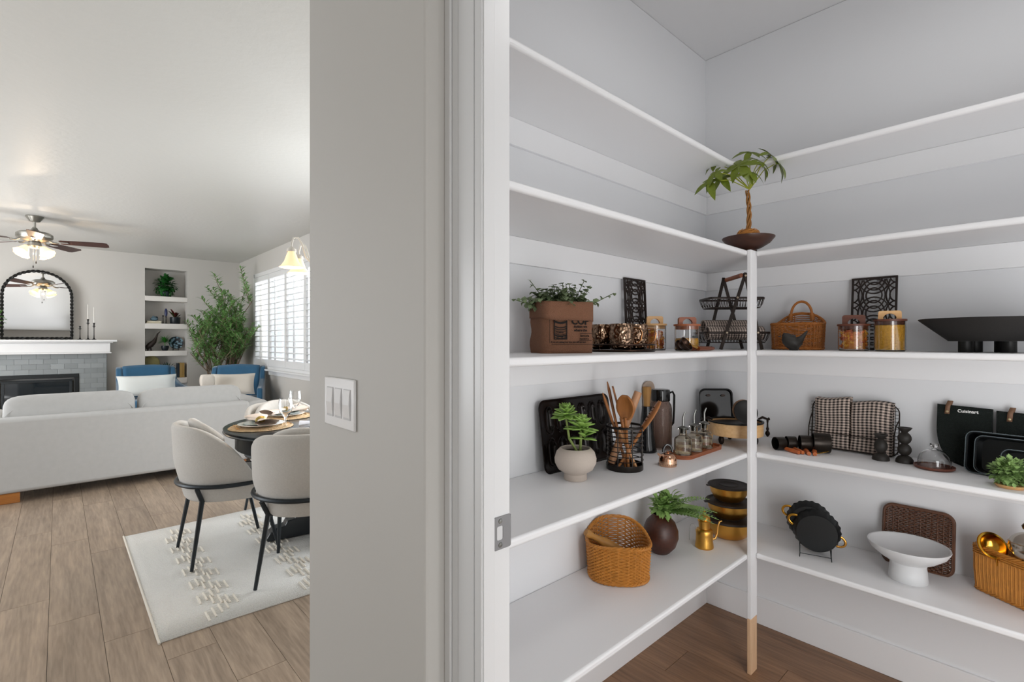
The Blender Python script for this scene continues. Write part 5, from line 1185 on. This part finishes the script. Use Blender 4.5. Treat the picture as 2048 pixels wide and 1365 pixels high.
# gold oil pot
t = thing('gold_coffee_pot', 'small gold lidded pot with a long curved spout and thin wire handle', 'pot', (1.955, .965, Z5))
obj(MB().lathe([(0,0),(.034,0),(.036,.003),(.036,.008),(.033,.03),(.0325,.055),(.034,.068),(.031,.074),(.023,.078),(0,.078)], 40), 'body', M_gold, t)
obj(MB().lathe([(0,.0785),(.0215,.0785),(.0215,.088),(.0225,.094),(.023,.103),(.024,.106),(0,.106)], 36), 'neck', M_gold, t)
obj(MB().lathe([(0,.1065),(.0255,.1065),(.026,.110),(.022,.113),(.024,.117),(.020,.127),(.012,.135),(.006,.138),(.004,.143),(.005,.148),(0,.151)], 36), 'domed_lid', M_gold, t)
obj(MB().tube([tuple(r3*a_+Vector((0,0,z))) for a_,z in ((.031,.032),(.045,.036),(.053,.055),(.056,.085),(.062,.104),(.072,.108))], [.006,.0048,.004,.0036,.0034,.003], 10), 'spout', mat('satin_gold','#cf9f56',.35,.9), t)
obj(MB().tube([tuple(r3*a_+Vector((0,0,z))) for a_,z in ((-.030,.074),(-.042,.094),(-.054,.095),(-.060,.08),(-.061,.03))], .0012, 6), 'wire_handle', M_steel, t)
# stacked gold bowls with lids
M_lid = mat('dark_silicone_lid','#2c2420',.6)
bz_ = Z5
for k,(lab,r,h) in enumerate((('largest gold bowl with a black lid, bottom of the stack behind the post',.104,.083),('middle gold bowl with a black lid in the stack behind the post',.094,.071),('smallest gold bowl with a black lid on top of the stack',.084,.070))):
    t = thing('lidded_bowl', lab, 'bowl', (2.150, .950, bz_), radians(-43), 'stacked gold bowls with black lids')
    obj(MB().lathe([(0,0),(r*.55,0),(r*.70,h*.12),(r*.88,h*.5),(r*.955,h*.88),(r*.935,h*.88),(r*.86,h*.5),(0,h*.10)], 48), 'bowl', M_gold, t)
    obj(MB().lathe([(0,h*.885),(r,h*.885),(r+.003,h*.93),(r,h*.99),(r*.88,h*1.0),(r*.86,h*.97),(r*.5,h*.97),(r*.48,h*.995),(r*.44,h*.97),(0,h*.97)], 48), 'lid', M_lid, t)
    obj(MB().prism([(r-.004,-.012),(r+.012,-.009),(r+.014,.009),(r-.004,.012)], h*.90, h*.95), 'lid_tab', M_lid, t, rot=(0,0,0 if k==0 else pi))
    bz_ += h*1.0+.0004
# ================================================================ PANTRY OBJECTS, RIGHT RUN (local -y faces the room)
RZR = radians(-90)
# ---- shelf 3
t = thing('wicker_wall_basket', 'orange-brown half-round wicker basket with a pointed back and arched handle', 'basket', (2.305, .728, Z3), RZR)
def ol2(a):
    c, s = cos(a), sin(a); e = .55; y = math.copysign(abs(s)**e, s)
    return (.095*math.copysign(abs(c)**(.5 if s < 0 else .42), c), .055*y)
def h2(a):
    s = sin(a); c = cos(a); return .108+(.048*max(0,(1-abs(c)*.98)) if s > .0 else 0)
weave_basket(t, ol2, h2, 18, 28, .0023, .0034, .05, M_wick, .0055)
obj(MB().tube([(.040*cos(q), .048, .150+.056*sin(q)) for q in [pi*i/18 for i in range(19)]]+[(-.040,.048,.13)], .0052, 8), 'arched_handle', M_wick, t)
obj(MB().tube([(.040,.046,.155),(.043,.047,.125)], .009, 8).tube([(-.040,.046,.155),(-.043,.047,.125)], .009, 8), 'handle_lashing', M_wick, t, kind='stuff')
t = thing('bird_ornament', 'small matt black bird with an upturned tail in front of the wicker basket', 'ornament', (2.140, .690, Z3), radians(-58))
M_bm = mat('matt_black_ceramic','#25211d',.55)
obj(MB().tube([(-.040,0,.056),(-.037,0,.057),(-.030,0,.054),(-.022,0,.044),(-.008,0,.034),(.006,0,.030),(.018,0,.036),(.030,0,.050),(.040,0,.064),(.048,0,.076)], [.004,.013,.018,.024,.030,.029,.019,.0095,.006,.0035], 18), 'body', M_bm, t)
obj(MB().lathe([(0,0),(.014,0),(.019,.006),(.022,.02),(0,.03)], 22, c=(.0,0,0)), 'foot', M_bm, t)
obj(MB().tube([(-.046,0,.056),(-.056,0,.054)], [.0035,.0006], 8), 'beak', M_bm, t)
# black footed bowl
t = thing('black_footed_bowl', 'wide matt black bowl with straight flared sides on four round feet', 'bowl', (2.225, .140, Z3), RZR)
M_spk = mat('speckled_black','#201e1d',.75,var=.5,vs=400)
obj(MB().lathe([(0,.036),(.098,.036),(.100,.038),(.176,.106),(.1775,.110),(.172,.109),(.096,.044),(0,.043)], 64), 'bowl', M_spk, t)
for (x,y) in ((-.052,-.030),(-.034,.035),(.048,-.030),(.030,.035)): obj(MB().lathe([(0,0),(.0185,0),(.019,.001),(.019,.0358),(0,.0358)], 28, c=(x,y,0)), 'foot', M_black, t)
# ---- shelf 4
# measuring cups on their sides
M_cup = mat('dark_satin_cup','#2b2520',.32,.7)
M_ow = wood('orange_handle_wood','#9c4a20','#c76a34',.45,'Z')
cups = [(1559,884,.0262,.036,'smallest'),(1582,884,.0275,.034,'second smallest'),(1611,884,.0315,.042,'second largest'),(1643,883,.0385,.058,'largest')]
tips = [(1572,896,1598,912),(1588,896,1606,912),(1608,896,1618,914),(1628,896,1630,915)]
for (px,py,r,L,w_),(ax_,ay_,bx_,by_) in zip(cups, tips):
    X = {'smallest':2.165,'second smallest':2.20,'second largest':2.215,'largest':2.235}[w_]; c_ = at(px, X=X)
    RZc = radians({'smallest':-38,'second smallest':-52,'second largest':-60,'largest':-66}[w_])
    t = thing('measuring_cup', w_+' of four black measuring cups lying on their sides, with a wooden handle', 'measuring cup', (c_.x, c_.y, Z4), RZc, 'black measuring cups with wooden handles')
    obj(MB().lathe([(0,-L/2),(r*.96,-L/2),(r,-L/2+.003),(r,L/2),(r-.002,L/2),(r-.002,-L/2+.004),(0,-L/2+.003)], 36).xf(T(0,0,r+.0006,ry=-pi/2)), 'cup', M_cup, t)
    e1, e2 = at(ax_,ay_+2,z=Z4+.009), at(bx_,by_-6,z=Z4+.0075)
    Mi = (T(c_.x,c_.y,Z4,rz=RZc)).inverted(); e1, e2 = Mi @ e1, Mi @ e2
    obj(MB().tube([e1, e1.lerp(e2,.5), e2], [.0078,.0085,.0070], 10), 'handle', M_ow, t)
    nb_ = Vector((0,-r*.9,r*.5)) 
    obj(MB().tube([tuple(Vector((L*.3,-r*.75,r*.30))), tuple(e2)], .0022, 6), 'neck', M_brass, t)
# wire tray with two gingham towels
t = thing('wire_basket', 'shallow black wire basket standing on edge against the wall with two folded towels', 'basket', (2.352, .548, Z4), RZR, rot=(0,0,radians(-92)))
t.rotation_euler = (T(rz=radians(-92)) @ T(rx=radians(-6))).to_euler()
w = MB(); BW, BH = .300, .196
w.tube([(x,.022,z+BH/2) for x,z in rrect(BW,BH,.03,5)], .0024, 6, closed=True)
w.tube([(-BW/2,.020,BH*.72),(-BW*.49,-.01,BH*.60),(-BW*.485,-.030,BH*.42),(-BW*.485,-.030,.012),(-BW*.46,-.030,.003),(BW*.46,-.030,.003),(BW*.485,-.030,.012),(BW*.485,-.030,BH*.42),(BW*.49,-.01,BH*.60),(BW/2,.020,BH*.72)], .0022, 6)
obj(w, 'frames', M_bk, t, kind='stuff')
w = MB()
for i in range(27): x = -BW*.46+BW*.92*i/26; w.tube([(x,-.030,.004),(x,.022,.001),(x,.022,BH-.001)], .0008, 4)
for i in range(14): z = .012+i*.0135; w.tube([(-BW/2*.97,-.030 if z < BH*.42 else -.012,z),(-BW/2,.022,z),(BW/2,.022,z),(BW/2*.97,-.030 if z < BH*.42 else -.012,z)], .0008, 4)
obj(w, 'mesh_wires', M_bk, t, kind='stuff')
obj(MB().tube([(-BW*.47,-.031,.066),(BW*.47,-.031,.060)], .0018, 5), 'front_wire', M_bk, t)
def fold(label, x0, w_, h_, ph):
    def f(u, v):
        x = (u-.5)*w_*(1-.03*sin(v*pi)); z = .006+v*h_; th = .016
        y = -.012-th*(1-abs(2*u-1)**3)*.8-.004*sin(v*9+ph)-.003*sin(u*8+ph)
        return (x, y, z-.006*sin(u*4+ph)*v)
    mb = lambda u,v: f(u,v)
    def full_(u, v):
        if v < .5: return f(u, v*2)
        x,y,z = f(u, 2-v*2); return (x, .016-.0*y, z+.003*(1-abs(4*v-3))*0)
    M_g = M_ging
    Mw = (T(2.352,.548,Z4) @ T(rz=radians(-92)) @ T(rx=radians(-6)) @ T(x=x0))
    o = cloth(full_, 26, 56, 'folded_towel', M_g, None, w_/.0150, h_*2/.0105, .003); o.matrix_world = Mw; o.location = Mw.to_translation(); o.rotation_euler = Mw.to_euler(); return tag(o, label, 'towel', 'folded gingham towels in the wire basket')
fold('left folded brown gingham towel standing in the wire basket', -.066, .126, .206, .5); fold('right folded brown gingham towel standing in the wire basket', .069, .136, .198, 2.1)
# black bead candlesticks
def bead(label, x, y, n, h):
    t = thing('bead_candlestick', label, 'candlestick', (x, y, Z4), 0, 'black bead candlesticks'); pr = [(0,0),(.027,0),(.0275,.003),(.026,.012),(.019,.022),(.010,.0265)]; z = .0265; bh_ = (h-.0265-.018)/n
    for k in range(n): pr += [(.010+.0112*sin(pi*q/8)**.8, z+bh_*q/8) for q in range(1,8)]+[(.0095, z+bh_)]; z += bh_
    pr += [(.012,z+.004),(.018,z+.010),(.0225,z+.017),(.0225,z+.018),(.019,z+.018),(.014,z+.012),(0,z+.010)]
    obj(MB().lathe(pr, 40), 'turned_body', M_bm, t); obj(MB().lathe([(0,z+.0105),(.0135,z+.0125),(.0125,z+.0135),(0,z+.012)], 24), 'brass_cup', M_brass, t)
bead('shorter black bead candlestick with a brass cup in front of the towels', 2.262, .432, 1, .096); bead('taller black double-bead candlestick between towels and glass dome', 2.276, .364, 2, .128)
# glass cloche
t = thing('glass_cloche', 'small glass dome with a knob on a round wooden plate', 'cloche', (2.245, .277, Z4))
obj(MB().lathe([(0,0),(.050,0),(.056,.004),(.057,.011),(.054,.011),(.053,.007),(0,.007)], 44), 'wooden_plate', wood('red_walnut','#4b2217','#74402c',.45,'X'), t)
obj(MB().lathe([(.0455,.0075),(.0455,.030),(.041,.046),(.029,.060),(.014,.067),(.006,.069),(.006,.073),(.0125,.079),(.012,.087),(0,.090),(0,.086),(0,.0665),(.013,.065),(.028,.058),(.0395,.045),(.0438,.030),(.0438,.0075)], 44, closed=True), 'glass_dome', M_glass, t)
# pot holders
M_felt = mat('black_knit','#18211d',1,var=.7,vs=260,bump=1,bs=420); M_lea = mat('brown_leather','#7a5a44',.6,var=.15,vs=80)
def potholder(label, y, wd, ht, lx, words):
    t = thing('pot_holder', label, 'pot holder', (2.352, y, Z4+.0035), rot=(T(rz=RZR) @ T(rx=radians(-10))).to_euler(), group='black pot holders with leather loops'); 
    def f(u, v):
        q = 1-v; hw_ = wd/2*(1 if q < .35 else max(.0, 1-((q-.35)/.65)**2.3)**.5); x = (u-.5)*2*hw_
        return (x, -.003*sin(pi*u)*sin(pi*v)+.0015*sin(u*9), v*ht+.006*(1-u)*v)
    obj(MB().grid(f, 20, 26), 'pad', M_felt, t, solid=.008)
    lp = [(lx+.004,-.0062,ht-.028),(lx+.006,-.0062,ht),(lx+.012,-.003,ht+.020),(lx+.013,.003,ht+.020),(lx+.008,.0066,ht-.002),(lx+.006,.0066,ht-.02)]
    lo = MB(); n=len(lp)
    for s in (-1,1): lo.v += [(x+s*.0068,y_,z) for x,y_,z in lp]
    lo.f = [(i,i+1,n+i+1,n+i) for i in range(n-1)]
    obj(lo, 'leather_loop', M_lea, t, solid=.0018)
    obj(MB().lathe([(0,0),(.0042,0),(.0036,.0016),(0,.002)], 18).xf(T(lx+.0045,-.0075,ht-.020,rx=pi/2)), 'rivet', mat('pale_brass','#cdbb95',.3,.8), t)
    if words: put_text(t, 'Cuisinart', .0150, -.018, ht-.0195, -.0068, mat('white_print','#e9e9e6',.8), name='printed_word')
potholder('black round-bottomed pot holder with white lettering and a leather loop', .212, .148, .206, -.050, True)
potholder('black pot holder with a leather loop, cut off by the right picture edge', .056, .148, .196, -.046, False)
# loaf pans
M_loaf = mat('black_nonstick','#151819',.3,.3,var=.5,vs=300); M_edge = mat('pan_edge','#7d8a90',.25,.7)
def loaf(label, y, W_2, H_2, D_2, x, z, ry):
    t = thing('loaf_pan', label, 'baking pan', (x, y, z), rot=(T(rz=radians(-97)) @ T(rx=ry)).to_euler(), group='black baking pans on their sides'); r = .022
    o_ = rrect(W_2,H_2,r,5); n = len(o_); rings = []
    for s,yy in ((1.0,-.0),(.955,-.001),(.90,D_2),(0,D_2)):
        rings.append([(a_*s if s else 0, yy, b_*s+H_2/2) for a_,b_ in o_])
    w = MB().add([p for rg_ in rings[:3] for p in rg_], [(k*n+i,k*n+(i+1)%n,(k+1)*n+(i+1)%n,(k+1)*n+i) for k in range(2) for i in range(n)]+[tuple(2*n+i for i in range(n))])
    obj(w, 'pan', M_loaf, t, solid=.0025)
    obj(MB().tube([(a_,-.001,b_+H_2/2) for a_,b_ in o_], .0016, 6, closed=True), 'rolled_rim', M_edge, t)
loaf('largest black baking pan on its side, outermost of the nested pans', .072, .262, .138, .045, 2.248, Z4+.0023, radians(-12))
loaf('middle black baking pan nested inside the largest one', .058, .242, .122, .034, 2.2385, Z4+.0075, radians(-12))
loaf('small black baking pan behind the moss ball', .030, .165, .100, .028, 2.190, Z4+.002, radians(-12))
t = thing('moss_ball_plant', 'small bushy moss-green plant in a wooden dish at the right end of the shelf', 'plant', (2.125, .085, Z4))
obj(MB().lathe([(0,0),(.030,0),(.037,.008),(.035,.010),(0,.008)], 28), 'wooden_dish', M_maple, t)
random.seed(4); f = MB(); tuft(f, (0,0,.046), 620, .012, .044, .017, .013, .85, seg=2)
f.v = [(v[0], v[1], max(v[2], .004)) for v in f.v]
obj(f, 'foliage', mat('moss_green','#8ba866',.7,var=.6,vs=60), t, kind='stuff')
# ---- shelf 5
# fluted pans on an easel
t = thing('wire_easel', 'thin black wire easel holding two fluted black pans', 'easel', (2.225, .640, Z5), radians(-72))
w = MB()
for s in (-.052,.052):
    w.tube([(s,-.062,.045),(s,-.058,.018),(s*1.02,-.070,.002),(s,-.055,.010),(s,.02,.030),(s*.8,.055,.150)], .0016, 6); w.tube([(s*.8,.055,.150),(s,.090,.002)], .0016, 6)
w.tube([(-.052,-.058,.012),(.052,-.058,.012)], .0014, 6).tube([(-.050,.03,.05),(.050,.03,.05)], .0014, 6).tube([(-.042,.055,.15),(.042,.055,.15)], .0014, 6)
obj(w, 'wire_frame', mat('dark_wire','#3d4244',.35,.8), t)
M_ci = mat('cast_black','#17191a',.38,.2,var=.4,vs=200)
def flute(label, off, up, side, r):
    Mw = T(2.225,.640,Z5,rz=radians(-72)) @ T(side,off,up) @ T(rx=radians(90)) 
    t = thing('fluted_pan', label, 'pan', tuple(Mw.to_translation()), 0, 'fluted black pans with gold handles', rot=Mw.to_euler())
    # axis +z of the pan points to the room: base disc outward
    pr = [(0,0),(r*.83,0),(r*.88,-.004),(r*.97,-.038),(r,-.042),(r*.97,-.042),(r*.85,-.004),(0,-.003)]
    def wob(a_, j, m): return 1+(.022*cos(22*a_) if 3 <= j <= 5 else 0)
    obj(MB().lathe([(q[0],q[1]) for q in pr][::-1], 132, wob=lambda a_,j,m: 1+(.022*cos(22*a_) if 2 <= j <= 4 else 0)), 'fluted_body', M_ci, t)
    for s,rt in ((-1,0),(1,0)):
        obj(MB().tube([(s*(r*.95+.0)+s*.024*sin(q), .020*cos(q)*1.0, -.038) for q in [pi*i/12 for i in range(13)]], .0032, 8, flat=1.5), 'gold_handle', M_brass if s<0 else mat('antique_gold','#b5813f',.25,1), t, rot=(0,0,radians(-22)))
flute('front fluted black pan with gold loop handles, its flat base facing the room', -.022, .086, .006, .084)
flute('rear fluted black pan with gold loop handles, higher on the easel', .022, .106, -.018, .082)
# white pedestal dish
t = thing('white_pedestal_dish', 'large white ceramic footed dish in front of the brown rattan tray', 'dish', (2.225, .346, Z5))
obj(MB().lathe([(0,0),(.056,0),(.0575,.003),(.055,.030),(.052,.055),(.056,.066),(.080,.080),(.108,.103),(.118,.122),(.1175,.126),(.113,.125),(.103,.110),(.080,.092),(.050,.084),(0,.082)], 64), 'dish', mat('white_ceramic','#cfd0d1',.35), t)
# dark rattan tray
t = thing('rattan_tray', 'dark brown woven rattan tray leaning on the wall behind the white dish', 'tray', (2.352, .342, Z5), rot=(T(rz=RZR) @ T(rx=radians(-11))).to_euler())
w = MB(); TW, TH = .205, .216
nv_ = 17
for i in range(32):
    z = .006+(TH-.012)*i/31; rc = .028; inset = 0
    e = max(0, rc-min(z, TH-z)); inset = rc-sqrt(max(0,rc*rc-e*e)) if e > 0 else 0
    w.tube([((-TW/2+inset)+(TW-2*inset)*k/22, .0042*cos(pi*k+pi*i)-.004*sin(pi*k/22), z) for k in range(23)], .0027, 5)
obj(w, 'woven_panel', M_dwick, t, kind='stuff')
w = MB()
for k in range(12): x = -TW*.44+TW*.88*k/11; w.tube([(x,0,.006),(x,-.003,TH/2),(x,0,TH-.006)], .0026, 5)
obj(w, 'stakes', M_dwick, t, kind='stuff')
pts = [(x,0,z+TH/2) for x,z in rrect(TW,TH,.03,8)]
obj(MB().tube(pts, .0058, 8, closed=True), 'rim', M_dwick, t); obj(MB().tube([(x*.985,-.006,(z-TH/2)*.985+TH/2) for x,_,z in pts], .0035, 6, closed=True), 'inner_rim', M_dwick, t)
# right basket with gold and silver pieces
Mang = atan2(-.844, -.536)
t = thing('rectangular_wicker_basket', 'rectangular ribbed wicker basket holding gold and silver ware at the right edge', 'basket', (2.285, .046, Z5), Mang)
def ol3(a):
    c, s = cos(a), sin(a); e = .32; return (.135*math.copysign(abs(c)**e, c), .052*math.copysign(abs(s)**e, s))
mb = MB(); sk = MB(); n_ = 96
per = rrect(.27,.106,.022,6); pl_ = [Vector((x,y,0)) for x,y in per]
rs_ = resample(pl_, 124)
for k in range(0,124):
    p_ = rs_[k]; nx = (rs_[(k+1)%124]-rs_[k-1]).normalized(); nn = Vector((nx.y,-nx.x,0))
    rr_ = .0042 if k % 2 else .0030; b0 = .962
    sk.tube([(p_.x*b0,p_.y*b0,.010),(p_.x*1.0,p_.y*1.0,.075),(p_.x,p_.y,.128)], rr_, 5)
obj(sk, 'upright_ribs', M_wick2, t, kind='stuff')
for z in (.126,.133,.140):
    for ph in (0,pi):
        mb.tube([(q.x*(1+.02*cos(ph+i*pi/2)), q.y*(1+.04*cos(ph+i*pi/2)), z) for i,q in enumerate(rs_)], .0028, 5, closed=True)
obj(mb, 'woven_collar', M_wick2, t, kind='stuff')
for nm,z,s in (('rim_braid',.149,1.0),('foot_braid',.0075,.965)):
    b = MB()
    for ph in (0,2*pi/3,4*pi/3): b.tube([(q.x*(s+.02*cos(ph+i*.8)), q.y*(s+.04*cos(ph+i*.8)), z+.004*sin(ph+i*.8)) for i,q in enumerate(rs_)], .0036, 5, closed=True)
    obj(b, nm, M_wick2, t)
obj(MB().prism([(x*.95,y*.95) for x,y in per], .002, .008), 'base', M_wick2, t)
M_bsk = T(2.285,.046,Z5,rz=Mang)
q = at(1984,1092,X=2.275)
t = thing('gold_strainer_cup', 'shiny gold round-rimmed cup tilted in the right wicker basket', 'cup', tuple(q), rot=(T(rz=radians(-52)) @ T(rx=radians(62))).to_euler())
obj(MB().lathe([(0,-.034),(.020,-.030),(.034,-.016),(.0395,0),(.043,.001),(.043,.003),(.038,.002),(.033,-.014),(.019,-.027),(0,-.031)], 44), 'cup', M_brass, t)
obj(MB().tube([(.0,-.040,.0),(.006,-.052,-.012),(.010,-.075,-.034)], [.0035,.003,.003], 8), 'stem', M_brass, t)
obj(MB().lathe([(.036,.002),(.041,.002),(.0415,.005),(.036,.005)], 44, closed=True), 'bright_rim', mat('bright_gold','#e6bb4a',.12,1), t)
t = thing('round_metal_canister', 'round brushed silver and gold canister with a dark knob in the right wicker basket', 'canister', (2.262, .050, Z5+.192), rot=(0,radians(4),0))
obj(MB().ball((0,0,0), .0475, .0475, .047, 40, 24), 'body', mat('brushed_silver','#b9b1a6',.2,1,bump=.03,bs=30), t)
obj(MB().tube([(.0479*cos(a),.0479*sin(a),.012) for a in [2*pi*i/48 for i in range(48)]], .0007, 5, closed=True), 'lid_seam', mat('antique_gold','#b5813f',.25,1), t)
obj(MB().lathe([(0,.045),(.010,.0455),(.007,.051),(.015,.058),(.017,.066),(.012,.074),(0,.077)], 28), 'knob', mat('dark_gold_knob','#54391c',.15,1), t)

# ================================================================ braided tree on the corner shelf
pc = Vector((2.075, .838, Z2))
t = thing('braided_money_tree', 'small braided-trunk tree in a brown wooden bowl on the corner of the upper shelf', 'plant', tuple(pc), radians(-42))
# local x = picture right, local y = away
obj(MB().lathe([(0,0),(.030,0),(.032,.004),(.030,.010),(.050,.018),(.078,.036),(.094,.056),(.095,.060),(.091,.060),(.070,.042),(.03,.028),(0,.026)], 48, sx=1.05), 'bowl', wood('dark_bowl_wood','#2a1610','#4a2a1c',.4,'X'), t)
obj(MB().ball((0,0,.058),.046,.046,.040,20,10), 'coir_mound', mat('coir','#a56a2c',1,var=.5,vs=90,bump=1,bs=120), t)
random.seed(8); cf = MB()
for k in range(26):
    a = random.uniform(0,6.28); b_ = random.uniform(0,6.28); c_ = random.uniform(.4,1.2)
    cf.tube([(.043*cos(a+b_*i*.08)*cos(c_*i/7-.2), .043*sin(a+b_*i*.08)*cos(c_*i/7-.2), .066+.034*abs(sin(c_*i/7-.1))) for i in range(8)], .0016, 4)
obj(cf, 'coir_strands', mat('coir_light','#c98a45',.9), t, kind='stuff')
M_tr = mat('braid_bark','#8f5f26',.6,var=.3,vs=60)
for k in range(3):
    obj(MB().tube([(.0058*cos(k*2.094+i*.36)+.004*sin(i*.15), .0058*sin(k*2.094+i*.36), .085+i*.0065) for i in range(27)], [.0050-.00007*i for i in range(27)], 8), 'braided_trunk', M_tr, t)
M_tl = mat('money_leaf','#7c8f1f',.4,var=.30,vs=14); M_tl2 = mat('money_leaf_dark','#66751d',.4,var=.3,vs=14); M_ts = mat('money_stem','#9aa02c',.5)
base = [MB().leaf((0,0,0),(1,0,0),1,.42,dr,6,fold=.22,pw=.85).mesh('leaf') for dr in (.15,.35,.6)]
top = Vector((.006,0,.258)); 
# hub position (px offset from trunk in picture), leaf count, size
hubs = [((1428,345),.0,5,.045,-.02),((1528,330),.0,5,.045,.02),((1490,345),.0,5,.05,-.04),((1473,331),.0,7,.056,-.02),((1450,356),.01,6,.050,.03),((1420,363),.0,5,.044,.0),((1508,305),.02,6,.045,.03),((1538,310),-.01,6,.050,-.02),((1556,325),.0,6,.056,.0),((1512,322),-.03,5,.042,-.03),((1440,325),.03,5,.038,.04)]
for hi,((hx,hy),_,nl,L,dep) in enumerate(hubs):
    dd_ = 2.02+dep; lat = (hx-1497)/FPX*dd_; hz = CH-(hy-682.5)/FPX*dd_-Z2
    h = Vector((lat, dep, hz)); m1 = top.lerp(h,.5)+Vector((0,0,.022))
    obj(MB().tube([top, m1, h], [.0022,.0018,.0014], 6), 'leaf_stalk', M_ts, t)
    out = Vector((lat, dep*1.5, .02)).normalized() if abs(lat) > .03 else Vector((0,-.4,.6))
    ax = Vector((out.x*.55, -.45, .62)).normalized() if abs(lat) > .03 else Vector((0,-.5,.85)).normalized()
    u = ax.orthogonal().normalized(); v_ = ax.cross(u)
    for k in range(nl):
        a = 2*pi*k/nl+hi*.7; d = (u*cos(a)+v_*sin(a)+ax*.10).normalized(); d = (d+Vector((0,0,-.18))).normalized()
        zax = (ax-d*ax.dot(d)).normalized(); yax = zax.cross(d)
        o = obj(base[(k+hi)%3 if d.z < .2 else 0], 'leaf', M_tl if (hi in (2,3,7,8)) else M_tl2, t)
        s = L*1.32*random.uniform(.85,1.2)*(1.15 if d.z < 0 else .85)
        o.matrix_basis = Matrix(((d.x*s,yax.x*s,zax.x*s,h.x),(d.y*s,yax.y*s,zax.y*s,h.y),(d.z*s,yax.z*s,zax.z*s,h.z),(0,0,0,1)))
